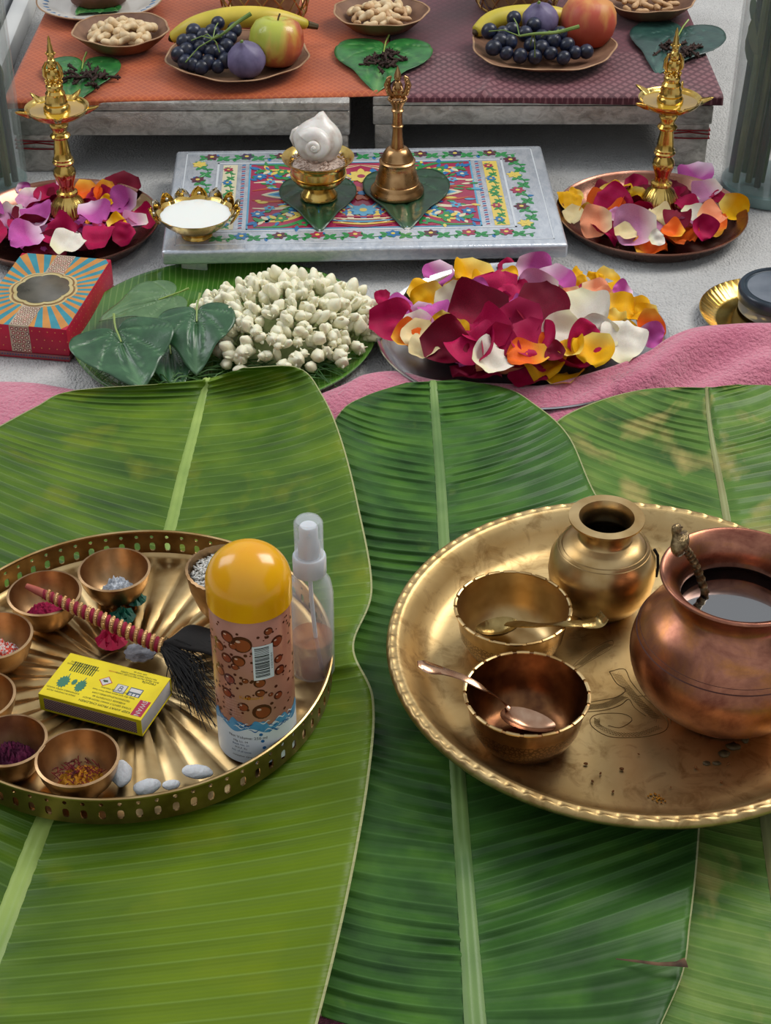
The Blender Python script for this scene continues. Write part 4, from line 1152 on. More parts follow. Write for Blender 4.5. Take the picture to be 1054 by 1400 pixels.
for s in (-1, 1):
    for t in (-1, 1):
        R2 = lambda pts, w_, mi, lvl: ribbon([sxy(u, v, s, t) for u, v in pts], w_, mi, lvl)
        # overlapping garlands and scrolls radiating from the middle
        R2([(0, .93), (.20, .80), (.34, .45), (.42, 0)], .0042, CRE, 3); R2([(0, .93), (.20, .80), (.34, .45), (.42, 0)], .0018, ORA, 4)
        R2([(0, .72), (.14, .60), (.24, .34), (.30, 0)], .0040, YEL, 3.1); R2([(0, .72), (.14, .60), (.24, .34), (.30, 0)], .0014, CRI, 4.1)
        R2([(0, .50), (.09, .42), (.16, .22), (.20, 0)], .0036, SKY, 3.2); R2([(0, .50), (.09, .42), (.16, .22), (.20, 0)], .0012, CRE, 4.2)
        R2([(.42, .05), (.55, .30), (.75, .42), (.97, .40)], .0030, CRE, 3.3); R2([(.42, .12), (.52, .55), (.70, .78), (.95, .80)], .0026, YEL, 3.4)
        R2([(.36, .50), (.50, .75), (.70, .95), (.95, .97)], .0026, GRN, 3.5); R2([(.20, .86), (.40, .82), (.55, .96), (.62, .98)], .0022, CRI, 4.4)
        R2([(.56, .02), (.66, .16), (.82, .20), (.98, .14)], .0024, ORA, 3.6)
        for k in range(9):      # blue and green florets along the scrolls
            u = .12 + .10 * k; v = .92 - .12 * abs(k - 4) * .6 - .05
            x, y = sxy(min(u, .95), max(.08, v - .25 * (k % 2)), s, t)
            flower(x, y, .0062 if k % 2 else .0078, 6, (BLU, GRN, SKY, BLU, GRN)[k % 5], (YEL, CRI, CRE)[k % 3], 5.5, k)
        for k in range(7):
            x, y = sxy(.50 + .07 * k, .30 + .085 * k, s, t); petal2(x, y, (0.6 * t if s > 0 else pi - .6 * t), .013, .0034, (BLU, SKY, GRN)[k % 3], 6.2)
            x, y = sxy(.48 + .07 * k, .62 + .03 * k, s, t); petal2(x, y, (-0.9 * t if s > 0 else pi + .9 * t), .011, .0030, (GRN, YEL, CRE)[k % 3], 6.4)
        for k in range(6):
            x, y = sxy(.05 + .055 * k, .60 - .085 * k, s, t); oval(x, y, .0042, .0024, (YEL, CRE, SKY)[k % 3], 6.5, 12); oval(x, y, .0020, .0012, (CRI, BLU)[k % 2], 7.2, 10)
        for k in range(46):
            u, v = rn.uniform(.30, .98), rn.uniform(.03, .96); x, y = sxy(u, v, s, t)
            petal2(x, y, (1 if s > 0 else -1) * t * (v * 2 - .4) + (0 if s > 0 else pi), rn.uniform(.006, .012), rn.uniform(.0018, .003), (GRN, BLU, CRE, YEL, SKY, GRN, BLU)[k % 7], 4.6 + (k % 5) * .15)
    # lying peacock-like drop with blue and green heart
    cx, _ = sxy(.62, 0, s, 1); a0 = 0 if s > 0 else pi
    petal2(cx - s * .026, my_, a0, .058, .0125, CRE, 7.6); petal2(cx - s * .018, my_, a0, .044, .0085, SKY, 8.2); petal2(cx - s * .012, my_, a0, .032, .0055, BLU, 8.8); petal2(cx - s * .004, my_, a0, .018, .0034, GRN, 9.4)
    for k in (-2, -1, 1, 2): petal2(cx - s * .026, my_, a0 + k * .42, .022, .0040, (BLU, CRI)[abs(k) - 1], 7.2)
for k in range(-4, 5):
    x = mx_ + k * pw_ * .052; petal2(x, my_ - ph_ * .40, pi / 2 - k * .16, .016, .0042, (BLU, YEL, CRI, CRE)[k % 4], 7); petal2(x, my_ + ph_ * .40, -pi / 2 + k * .16, .016, .0042, (YEL, BLU, CRE, CRI)[k % 4], 7)
flower(mx_, my_ + ph_ * .27, .015, 8, YEL, CRI, 8); flower(mx_, my_, .017, 10, ORA, BLU, 8.5); flower(mx_, my_ - ph_ * .26, .014, 8, SKY, YEL, 8)
for k in range(5): ribbon([(mx_ - .040 + .003 * k, my_ - ph_ * (.33 + .035 * k)), (mx_, my_ - ph_ * (.36 + .035 * k)), (mx_ + .040 - .003 * k, my_ - ph_ * (.33 + .035 * k))], .0014, (CRI, CRE, SKY, YEL, CRI)[k], 8.2)
pn.build('enamel_picture', EM, bt, sharp=20)

# ================================================================== betel leaves (heart shaped)
def betel_mat(name, c1, c2, vein, rough=.38):
    n = N(name); n.set(Roughness=rough, Coat_Weight=.15)
    x, y, z = n.sep(n.attr())     # z: closeness to a vein
    base = n.ramp(n.noise(60, 3), [(.35, c1), (.65, c2)])
    n.col(n.mix(n.math('MULTIPLY', z, .55), base, vein))
    n.bump(n.math('SUBTRACT', n.math('MULTIPLY', n.noise(160, 2), .5), z), .7, .0010)
    return n.m
BT = [betel_mat('deep_betel_green', '#264a2e', '#38623e', '#6f9a6c', .34), betel_mat('pale_betel_green', '#4a6b42', '#5c7d50', '#86a077', .42),
      betel_mat('dark_betel_green', '#16321f', '#22462c', '#44704c', .34), betel_mat('grass_betel_green', '#1f5a2a', '#347a38', '#7aa860', .36), betel_mat('dusky_betel_green', '#1d3a36', '#2b4c44', '#52766a', .34)]
def hr_(a):      # outline of the heart: a = 0 at the tip, +-pi at the stem notch
    b = abs(a) / pi
    return cr([(1.30, 0, 0), (.84, 0, 0), (.75, 0, 0), (.76, 0, 0), (.76, 0, 0), (.72, 0, 0), (.56, 0, 0), (.30, 0, 0)], b).x
def betel(name, label, notch, tipp, wid, m, cup=.12, wav=.006, seed=0, lift=.0, group=None, roll=0.0, zb=None):
    """notch and tip are points; width is the full width in metres"""
    L = (tipp - notch).length; ang = atan2((tipp - notch).y, (tipp - notch).x)
    pitch = math.asin(max(-1, min(1, (tipp.z - notch.z) / L)))
    root = thing(name, label, 'leaf', notch, (roll, -pitch, ang), group)
    root.rotation_mode = 'XYZ'
    n1, n2 = 14, 72; vs = []; at = []
    cx = L * .22; sx = (L - cx) / 1.30; sy = wid / 2 / .70
    vang = [0, .42, -.42, .95, -.95, 1.75, -1.75, 2.4, -2.4]
    for i in range(n1 + 1):
        for k in range(n2):
            a = -pi + 2 * pi * k / n2; t = i / n1; r = hr_(a) * t
            x = cx + sx * r * cos(a); y = sy * r * sin(a)
            if abs(a) > 2.6: x = x * 1.0
            xn, yn = x, y
            z = cup * (abs(y) ** 1.6) * 3 + wav * nz(x * 22 + seed, y * 22, seed) * t - .0015 * exp(-(y / .002) ** 2)
            if x > L * .8: z -= (x - L * .8) ** 2 * 4
            # veins run from the notch
            b = atan2(y, x - L * .02); dist = sqrt(x * x + y * y); mn = 9
            for va in (0, .38, -.38, .85, -.85, 1.5, -1.5):
                bb = b + .35 * (dist / L) * (1 if va > 0 else -1 if va < 0 else 0)
                mn = min(mn, abs(bb - va) * dist)
            at.append((x + .001, y, max(0.001, 1 - mn / .0011) if mn < .0011 else 0.001))
            z += -.0012 * exp(-(mn / .0016) ** 2)
            vs.append((x, y, z))
    fs = [(i * n2 + k, (i + 1) * n2 + k, (i + 1) * n2 + (k + 1) % n2, i * n2 + (k + 1) % n2) for i in range(n1) for k in range(n2)]
    mb = MB(); mb.add(vs, fs, 0, None, at)
    o = mb.build('blade', m, root, sharp=0)
    md = o.modifiers.new('t', 'SOLIDIFY'); md.thickness = .0004; md.offset = -1
    MB().tube([(cx * .95, 0, -.0012), (0, 0, 0), (-.006, .001, .001), (-.014, .003, .0035)], [.0007, .0009, .0009, .0012], 6).build('stalk', RIB1, root)
    return root
def betel_px(name, label, n_, t_, wpx, m, zn, zt, **k):
    a, b = P(n_[0], n_[1], zn), P(t_[0], t_[1], zt)
    return betel(name, label, a, b, wpx * mpp(a), m, **k)
betel_px('betel_leaf', 'dark heart-shaped leaf under the brass cup with the conch', (434, 247), (437, 313), 96, BT[2], BZ + .0025, BZ + .004, cup=.05, wav=.002, seed=1)
betel_px('betel_leaf', 'dark heart-shaped leaf under the hand bell', (555, 238), (557, 311), 108, BT[2], BZ + .0025, BZ + .004, cup=.05, wav=.002, seed=2)
DZ = .012

# ---- cup with conch
cz0 = BZ + .0046
q = P(436, 268, cz0)
_, cupr = circ(381.7, 480, 211, cz0 + .043)
cup = thing('pedestal_cup', 'small brass pedestal cup holding a white conch shell, on the left leaf', 'cup', (q.x, q.y, cz0))
ch_ = .043; r = cupr
MB().lathe([(0.0001, 0), (.0188, 0), (.0192, .0015), (.0175, .004), (.0150, .0075), (.0128, .0105), (.0150, .0125), (r * .62, .0155), (r * .73, .020), (r * .77, .027), (r * .78, .033), (r * .80, .0365), (r * .88, .0395), (r, .0418), (r * 1.01, ch_), (r * .95, ch_ - .0003), (r * .8, .0385), (r * .74, .036), (r * .72, .028), (r * .66, .020), (r * .4, .0165), (0.0001, .016)], 72).build('cup_body', GOLD, cup, sharp=55)
for zz_ in (.0238, .0258, .0345): MB().lathe([(r * .765, zz_ - .0004), (r * .79, zz_), (r * .765, zz_ + .0004)], 64).build('turned_ring', GOLD, cup)
rb = MB(); rb.lathe([(r * .73, .034), (r * .5, .0385), (0.0001, .040)], 28)
for i in range(220):
    a = random.random() * 6.28; qq = sqrt(random.random()) * r * .76
    rb.ball(.0022, .0007, .0007, 6, 5, 0, T(qq * cos(a), qq * sin(a), .0365 + .004 * (1 - (qq / r) ** 2) + random.uniform(0, .002)) @ RZ(random.random() * 6.28) @ RY(random.uniform(-.5, .5)))
tag(rb.build('rice', mat('pinkish_rice', '#e2cdbd', '#cdb3a2', .5, 0, 150), None, (q.x, q.y, cz0)), 'rice bedding under the conch in the brass cup', 'rice', kind='stuff')
# conch: a coiled shell, its spire towards the front
SH = N('conch_shell_white'); SH.set(Roughness=.35, Subsurface_Weight=.15, Coat_Weight=.2)
SH.b.inputs['Subsurface Scale'].default_value = .003
SH.col(SH.ramp(SH.noise(90, 4, SH.mapv((1, 1, 2))), [(.3, '#cdbfb4'), (.5, '#e2dcd4'), (.7, '#eae6e0')]))
SH.bump(SH.noise(380, 2), .15, .0005)
cs = MB(); nt, npz = 200, 26; vs = []
turnsN = 4.4; kk = .16
for i in range(nt + 1):
    th = 2 * pi * turnsN * i / nt; g = exp(kk * (th - 2 * pi * turnsN))
    Rc = .0128 * g; tr = .0098 * g; hz = .019 * (1 - g)
    for j in range(npz):
        b = 2 * pi * j / npz
        x = Rc + tr * cos(b); zl = hz + tr * 1.05 * sin(b)
        vs.append((x * cos(th), x * sin(th), zl))
fs = [(i * npz + j, i * npz + (j + 1) % npz, (i + 1) * npz + (j + 1) % npz, (i + 1) * npz + j) for i in range(nt) for j in range(npz)]
cs.add(vs, fs)
shell = thing('conch_shell', 'white spiral conch shell bedded on rice in the brass cup', 'shell', (q.x, q.y, cz0 + .058), (radians(72), 0, radians(-6)))
cs.build('spire_whorls', SH, shell, (-.0005, -.004, .006), sharp=0)
bd2 = MB()
def shf(v):
    r_ = 1 + .03 * nz(v.x * 70, v.y * 70, v.z * 70)
    pk = exp(-((v.x - .004) / .006) ** 2) * max(0, v.y / .022) ** 6; lipk = exp(-((v.y - .010) / .007) ** 2) * max(0, -v.x / .024) ** 4
    return Vector((v.x * r_ * (1 + .16 * lipk), v.y * r_ * (1 + .30 * pk), v.z * r_))
bd2.ball(.0245, .0225, .0185, 36, 24, 0, T(0, .001, -.006), shf)
bd2.build('shell_body', SH, shell, sharp=0)
lpp = MB(); lpp.tube([(-.020, .014, -.004), (-.0245, .010, -.002), (-.0265, .003, -.004), (-.024, -.006, -.006)], [.001, .0022, .0026, .001], 10); lpp.build('flared_lip', SH, shell, sharp=0)

# ---- hand bell
q = P(543, 262, cz0)
be = thing('hand_bell', 'brass hand bell with ornate winged finial handle standing on the right leaf', 'bell', (q.x, q.y, cz0))
BELLB = mat('bell_bronze', '#c9a070', '#9a744a', .28, 1.0, 50, .08, 250, rv=.06)
MB().lathe([(.0255, .0005), (.0272, 0), (.0275, .002), (.0268, .0045), (.0245, .0065), (.0242, .0075), (.0228, .011), (.0221, .0115), (.0215, .016), (.0205, .0172), (.0198, .022), (.0189, .0228), (.0183, .029), (.0176, .0320), (.0182, .0330), (.0184, .0342), (.0172, .0354), (.0162, .0358), (.0166, .0368), (.0158, .0380), (.0140, .0425), (.0112, .0465), (.0086, .0485), (.0001, .049)], 80).build('bell_body', BELLB, be, sharp=45)
MB().lathe([(.0068, .048), (.0064, .052), (.0056, .058), (.0050, .066), (.0049, .070), (.0058, .0706), (.0060, .0718), (.0052, .0726), (.0048, .080), (.0048, .086), (.0062, .0866), (.0064, .088), (.0052, .0892), (.0060, .0925), (.0080, .0965), (.0084, .098), (.0001, .0985)], 32).build('handle', BELLB, be, sharp=40)
fi = MB()
for i in range(16): fi.ball(.0016, .0016, .0016, 8, 6, 0, T(.0084 * cos(i * pi / 8), .0084 * sin(i * pi / 8), .099))
fi.ball(.0055, .0045, .0095, 16, 12, 0, T(0, 0, .109)); fi.ball(.0036, .0036, .0042, 14, 10, 0, T(0, -.0005, .1215)); fi.lathe([(.0036, 0), (.0028, .003), (.0012, .007), (0.0001, .0095)], 12, 0, T(0, 0, .1235))
for s in (-1, 1):
    fi.tube([(s * .004, 0, .101), (s * .0085, 0, .106), (s * .0105, 0, .1135), (s * .0085, 0, .1205), (s * .0062, 0, .1225)], [.002, .003, .0034, .0024, .001], 10, flat=.55, up=Vector((0, 1, 0)))
    for k in range(5): fi.ball(.0013, .0013, .0013, 8, 6, 0, T(s * (.0095 + .001 * sin(k)), -.0016, .104 + k * .0037))
    fi.tube([(s * .003, -.003, .113), (s * .005, -.0058, .110), (s * .002, -.0068, .1095)], .0011, 8)
fi.build('winged_finial', BELLB, be, sharp=60)

# ---- gold lotus bowl with milk
lz = BZ + .0003
c, r = circ(216, 318, 291, lz + .024)
lo = thing('lotus_bowl', 'golden lotus bowl with gilt and silver petals, full of milk, on board corner', 'bowl', (c.x, c.y, lz))
def lf(rr, z, a, k):
    if k in (5, 6, 7, 8): rr *= 1 + .06 * abs(cos(a * 6)) - .03; z += .0014 * (abs(cos(a * 6)) - .5)
    elif k in (4, 9): rr *= 1 + .025 * abs(cos(a * 6))
    return rr, z
MB().lathe([(0.0001, .001), (.0155, 0), (.0150, .0025), (.0125, .005), (r * .62, .0090), (r * .86, .016), (r, .0235), (r * 1.02, .0245), (r * .985, .0245), (r * .85, .017), (r * .5, .009), (0.0001, .008)], 96, 0, None, lf).build('bowl_body', GOLD, lo, sharp=60)
tag(MB().disc(r * .955, .0218, 48).build('milk', mat('milk_white', '#eceee8', '#eceee8', .12, 0, 10, sss=.3, coat=.3), None, (c.x, c.y, lz)), 'white milk filling the golden lotus bowl', 'milk')
LP_ = [mat('gilt_petal', '#dcb14e', '#c08f2a', .2, 1.0, 200, .2, 900), mat('silver_petal', '#cfcabb', '#a9a596', .2, 1.0, 200, .2, 900)]
for k in range(9):
    a = radians(-8 + k * 24.5); pb = MB()
    def pf(u, v):
        s = (v - .5) * 2; wdt = .0085 * (sin(pi * min(u * .86 + .12, 1)) ** .7)
        return Vector((.002 + .0045 * u - .003 * s * s * u + .002 * sin(u * 3), s * wdt, .0175 * u + .0008 * sin(s * 3)))
    pb.grid(8, 8, pf); o_ = pb.build('petal', LP_[k % 2], lo, (r * .90 * cos(a), r * .90 * sin(a), .0165), (0, 0.35, a), sharp=0)
    md = o_.modifiers.new('t', 'SOLIDIFY'); md.thickness = .0005
    MB().ball(.0022, .0022, .0028, 8, 6).build('bead', LP_[(k + 1) % 2], o_, (.0048, 0, .0105))

# ================================================================== gift box
g1, g2, g3 = P(93, 447, .034), P(154, 351.5, .034), P(28, 350, .034)
GD = (g2 - g1).length; ga = atan2((g2 - g1).y, (g2 - g1).x) - pi / 2; GWd = (g2 - g3).length
gc = (g1 + g3) / 2; GH = .034
gb = thing('gift_box', 'red gift box with blue and orange sunburst lid and a scalloped window', 'box', (gc.x, gc.y, .0005), (0, 0, ga))
RED = mat('crimson_card', '#c2183c', '#a81034', .45, 0, 40)
MB().box(GWd - .002, GD - .002, GH - .010, .0006, 0, T(0, 0, (GH - .010) / 2)).build('box_base', RED, gb)
MB().box(GWd, GD, .0265, .0007, 0, T(0, 0, GH - .01325)).build('lid', RED, gb)
rays = MB(); nr = 60
def redge(a):
    x, y = cos(a), sin(a); s = min((GWd / 2 - .0004) / max(abs(x), 1e-6), (GD / 2 - .0004) / max(abs(y), 1e-6)); return (x * s, y * s)
for k in range(nr):
    a0, a1 = 2 * pi * k / nr, 2 * pi * (k + 1) / nr
    rays.add([(0, 0, GH + .0001), (*redge(a0), GH + .0001), (*redge(a1), GH + .0001)], [(0, 1, 2)], k % 2)
rays.build('sunburst_print', [mat('print_orange', '#c98a45', '#b97e42', .5, 0, 60), mat('print_teal', '#3f8f9c', '#35808f', .5, 0, 60)], gb, sharp=0)
def scal(sc__, n=96):
    o = []
    for i in range(n):
        a = 2 * pi * i / n; k = 1 + .085 * abs(cos(a * 4)) ** .7 - .04; o.append((.0275 * sc__ * k * cos(a), .0275 * 1.12 * sc__ * k * sin(a)))
    return o
halo = MB(); halo.poly(scal(1.12), GH, GH + .0003); halo.build('window_border', mat('pale_gilt_print', '#d9c28c', '#cdb277', .4, .3, 60), gb)
h2 = MB(); h2.poly(scal(1.04), GH, GH + .0005); h2.build('window_gap', mat('brown_print', '#8a6a44', '#7d5e3a', .5), gb)
h3 = MB(); h3.poly(scal(.98), GH, GH + .0009); h3.build('window_frame', mat('gilt_frame', '#e0cf9a', '#d0b878', .35, .4, 60), gb)
wn_ = MB(); wn_.poly(scal(.86), GH, GH + .0012); wn_.build('clear_window', mat('greyish_acetate', '#6f6a5f', '#4d4a42', .12, .3, 40, coat=.6), gb)
BAND = mat('cream_band_paper', '#b8a890', '#a3927a', .5, 0, 90)
bw = .0185
for nm, y0, y1 in (('front', -GD / 2, -.030), ('back', .030, GD / 2)):
    MB().box(bw, y1 - y0, .0004, 0, 0, T(0, (y0 + y1) / 2, GH + .0002)).build('ornate_band', BAND, gb)
MB().box(bw, .0005, .0265, 0, 0, T(0, -GD / 2 - .0002, GH - .01325)).build('ornate_band', BAND, gb)
dots = MB(); rn = random.Random(5)
def dot(x, y, z, r_, mi, face):      # small round prints on the lid top or on the sides
    n = 8
    if face == 'top': vs = [(x + r_ * cos(2 * pi * i / n), y + r_ * sin(2 * pi * i / n), z) for i in range(n)]
    elif face == 'front': vs = [(x + r_ * cos(2 * pi * i / n), y, z + r_ * sin(2 * pi * i / n)) for i in range(n)]
    else: vs = [(x, y + r_ * cos(2 * pi * i / n), z + r_ * sin(2 * pi * i / n)) for i in range(n)]
    dots.add(vs, [tuple(range(n))], mi)
for k in range(9):
    for j in range(4):
        x = -.0065 + j * .0043 + (k % 2) * .001
        for y0 in (-GD / 2 + .003 + k * .0042, GD / 2 - .003 - k * .0042):
            if abs(y0) > .033: dot(x, y0, GH + .00046, .0017, rn.choice((0, 1, 1)), 'top'); dot(x, y0, GH + .00052, .0009, 2, 'top')
    if k < 6:
        for j in range(4): x = -.0065 + j * .0043 + (k % 2) * .001; dot(x, -GD / 2 - .0005, GH - .003 - k * .0043, .0018, rn.choice((0, 1)), 'front'); dot(x, -GD / 2 - .00056, GH - .003 - k * .0043, .0009, 2, 'front')
for i in range(12):
    for j in range(3):
        x = -GWd / 2 + .006 + i * .0072
        if abs(x) > bw / 2 + .002: dot(x + (j % 2) * .0036, -GD / 2 - .0003, GH - .004 - j * .0085, .0006, 3, 'front')
for i in range(18):
    for j in range(3): dot(GWd / 2 + .0003, -GD / 2 + .006 + i * .0072 + (j % 2) * .0036, GH - .004 - j * .0085, .0006, 3, 'side')
dts = dots.build('printed_motifs', [mat('motif_red', '#9c2233', '#8f1c2c', .5), mat('motif_wine', '#6d2433', '#6d2433', .5), mat('motif_cream', '#ddd2bc', '#ddd2bc', .5), mat('motif_gold', '#d99a55', '#d99a55', .4)], gb, sharp=0); dts['kind'] = 'stuff'
bb = MB(); bb.box(GWd + .0006, GD + .0006, .0042, .0003, 0, T(0, 0, .0042)); bb.build('base_trim', mat('muted_pink_trim', '#8f5a58', '#7d4f50', .5, 0, 120), gb)
st = MB()
for i in range(34): st.ball(.0007, .0003, .0007, 6, 4, 0, T(-GWd / 2 + .002 + i * (GWd - .004) / 33, -GD / 2 - .0004, .0042))
st.build('trim_dots', bpy.data.materials['label_navy_text'], gb)

# ================================================================== leaf plate with jasmine
c, r = circ(98, 516, 457, .014)
jc, jr = c, r
lp_ = thing('leaf_plate', 'large round green leaf-covered plate under the jasmine and betel leaves', 'plate', (c.x, c.y, 0))
gl = N('glossy_green_leaf_lining'); gl.set(Roughness=.25, Coat_Weight=.4)
x, y, z = gl.sep()
st_ = gl.math('FRACT', gl.math('MULTIPLY', gl.math('ADD', x, gl.math('MULTIPLY', gl.noise(8, 1), .02)), 190))
gl.col(gl.mix(gl.math('MULTIPLY', gl.math('GREATER_THAN', st_, .8), .4), gl.ramp(gl.noise(12, 3), [(.35, '#2f5c1c'), (.65, '#4f7d2a')]), '#7d9c52'))
gl.bump(st_, .2, .0005)
MB().lathe([(0.0001, .006), (r * .8, .006), (r * .88, .0075), (r * .96, .012), (r * .99, .0145), (r, .0140), (r * .995, .012), (r * .93, .0055), (r * .85, .003), (r * .5, .0015), (0.0001, .0015)], 120).build('plate_body', gl.m, lp_, sharp=60)
# thin grass blades scattered on it
gr = MB(); rn = random.Random(33)
for i in range(150):
    x0, y0 = rn.uniform(265, 500), rn.uniform(490, 532) - 0
    if rn.random() < .35: x0, y0 = rn.uniform(110, 260), rn.uniform(505, 530)
    a = P(x0, y0, .011); d = Vector((rn.uniform(-1, 1), rn.uniform(-.5, .7), 0)).normalized() * rn.uniform(.012, .032)
    if (a - jc).xy.length > jr * .86: a = Vector((jc.x, jc.y, .011)) + (a - jc).normalized() * jr * .8; a.z = .013
    gr.tube([a - d, a + Vector((rn.uniform(-.002, .002), rn.uniform(-.002, .002), rn.uniform(.003, .007))), a + d], [.0003, .0006, .0002], 4)
tag(gr.build('grass_blades', mat('sacred_grass_green', '#2f5a24', '#4d7a34', .5, 0, 60)), 'loose thin green grass blades on the leaf plate front', 'grass', kind='stuff')
betel_px('betel_leaf', 'pale green leaf lying flat at the back of leaf plate, stalk to the right', (238, 402), (133, 432), 92, BT[1], .030, .024, cup=.06, seed=3)
betel_px('betel_leaf', 'small dark leaf tucked under the two front betel leaves', (232, 470), (240, 532), 76, BT[0], .018, .016, cup=.06, seed=4)
betel_px('betel_leaf', 'largest dark green heart leaf at plate front left beside the gift box', (158, 449), (196, 533), 132, BT[0], .046, .022, cup=.10, wav=.010, seed=5)
betel_px('betel_leaf', 'glossy dark heart leaf standing up against the jasmine heap', (269, 421), (268, 506), 98, BT[0], .050, .024, cup=.10, wav=.010, seed=6)

# ---- jasmine garland
JW = mat('jasmine_cream', '#f0ecd2', '#e2dcb8', .5, 0, 120, sss=.25); JG = mat('jasmine_calyx', '#aab37c', '#93a066', .55, 0, 120)
def bud_mesh(v):
    mb = MB(); k = .85 + .12 * v
    mb.lathe([(.0013, 0), (.0019, .004), (.0038, .008), (.0052 * k, .0125), (.0050 * k, .0165), (.0034, .0205), (.0016, .0225), (0.0001, .0232)], 8, 0, None, lambda r_, z, a, i: (r_ * (1 + .10 * cos(a * 3 + z * 180)), z))
    for j in range(3 if v % 2 else 0):
        a = j * 2.1; mb.ball(.0026, .0009, .0050, 7, 5, 0, T(.0042 * cos(a), .0042 * sin(a), .0165) @ RZ(a) @ RY(.5))
    mb.lathe([(0.0001, -.0015), (.0011, -.001), (.0022, .002), (.0024, .0045)], 6, 1)
    return mb.mesh('bud', [JW, JG], 0)
buds = [bud_mesh(i) for i in range(5)]
hc = P(392, 455, .012); gar = thing('jasmine_garland', 'heap of strung cream white jasmine buds piled on the green leaf plate', 'garland', (hc.x, hc.y, 0.006))
rn = random.Random(17); cnt = 0; thr = []
hrx, hry, hhz = .079, .073, .034
for i in range(300):
    t = sqrt((i + .5) / 300) * .985; a = i * 2.399963 + rn.uniform(-.2, .2)
    x, y = hrx * t * cos(a), hry * t * sin(a)
    x *= 1 + .1 * sin(3 * a); 
    z = .004 + hhz * (1 - t ** 2.3) + rn.uniform(-.003, .004)
    tx, ty = x * 9 + rn.uniform(-.9, .9), y * 9 - .35 + rn.uniform(-.9, .9)
    dr_ = Vector((tx, ty, rn.uniform(.25, 1.1))).normalized()
    o = put(buds[i % 5], 'jasmine_bud', gar, (x, y, z)); o.rotation_euler = dr_.to_track_quat('Z', 'Y').to_euler()
    s = rn.uniform(.80, 1.02); o.scale = (s, s, s); thr.append((x, y, z + .003))
th_ = MB()
for i in range(0, 240, 3): 
    p = Vector(thr[i]); nb = min((Vector(q_) for q_ in thr if (Vector(q_) - p).length > .004), key=lambda q_: (q_ - p).length)
    th_.tube([p, (p + nb) / 2 + Vector((0, 0, .002)), nb], .0005, 4)
th_.ball(hrx * .84, hry * .84, hhz * .72, 24, 12, 0, T(0, 0, .002), lambda v: Vector((v.x, v.y, max(v.z, 0))))
th_.build('thread_and_stems', JG, gar)

# ================================================================== petals
PC = {'mag': ('#c20a52', '#a00642'), 'dark': ('#8e0530', '#6a0322'), 'rose': ('#b81d55', '#a01445'), 'lilac': ('#cc62b0', '#b84a98'), 'pink': ('#e2a0c4', '#cf86b0'), 'yel': ('#f0b800', '#e2a400'),
      'white': ('#ece6da', '#ddd3c2'), 'cream': ('#eadcb0', '#e0c890'), 'peach': ('#f0a078', '#e88a60'), 'orange': ('#f0701c', '#e25a10')}
PW = {'mag': 'magenta', 'dark': 'dark crimson', 'rose': 'rose red', 'lilac': 'lilac pink', 'pink': 'pale pink', 'yel': 'yellow', 'white': 'white', 'cream': 'cream', 'peach': 'peach', 'orange': 'orange'}
PM = {}
for k, (a, b) in PC.items():
    n = N('petal_' + PW[k].replace(' ', '_')); n.set(Roughness=.6, Subsurface_Weight=.1, Subsurface_Scale=.003, Specular_IOR_Level=.25)
    x, y, z = n.sep(n.attr())
    basec = n.ramp(n.noise(80, 3), [(.35, b), (.65, a)])
    pale = {'lilac': '#f0d3e2', 'pink': '#f4ead8', 'peach': '#f3d9a8', 'orange': '#f0b83a', 'white': '#e9e2b8', 'yel': '#e9cf6a'}.get(k, b)
    n.col(n.mix(n.ramp(y, [(0.0, '#ffffff'), (.42, '#000000')]), basec, pale))
    n.bump(n.noise(50, 2, n.mapv((6, 1, 1), n.attr())), .25, .0008)
    PM[k] = n.m
def petal_mesh(k, v):
    rn = random.Random(v * 13 + 5); mb = MB(); cup = rn.uniform(.35, .85); curl = rn.uniform(.2, .9); ph = rn.random() * 6; asym = rn.uniform(-.15, .15); elo = rn.uniform(.88, 1.1)
    def f(u, w_):
        # u from base to lip, w across
        s = (w_ - .5) * 2
        half = .5 * (sin(pi * min(.10 + .62 * u, 1) ) ** .75) * (1 - .0 * u)
        if u > .72: half *= sqrt(max(.0, 1 - ((u - .72) / .30) ** 2))
        x = s * half; y = (u - .5) * elo + asym * s * u * .3
        z = cup * (x * x * 2.2 + (u - .5) ** 2 * .9) + .13 * nz(x * 3.2 + ph, y * 3.2, ph) - curl * .5 * max(0, u - .78) ** 1.5 * 4 * (.4 + abs(s)) + .03 * sin(s * 6 + ph) * u
        return Vector((x, y, z - .06))
    mb.grid(12, 12, f, 0, None, lambda u, w_: (w_ * .9 + .01, u, .001))
    me = mb.mesh('petal', PM[k], 0)
    return me
_pm = {}
def pmesh(k, v):
    if (k, v) not in _pm: _pm[(k, v)] = petal_mesh(k, v)
    return _pm[(k, v)]
prn = random.Random(77)
def where_in(x, y, c, r, s):
    dx, dy = (x - c.x) / r, (y - c.y) / r
    if dx * dx + dy * dy < .09: p = 'at the centre'
    else: p = ('at the right', 'at the back right', 'at the back', 'at the back left', 'at the left', 'at the front left', 'at the front', 'at the front right')[int(((atan2(dy, dx) + pi / 8) % (2 * pi)) / (pi / 4))]
    return ('small ' if s < .036 else 'large ' if s > .055 else ''), p
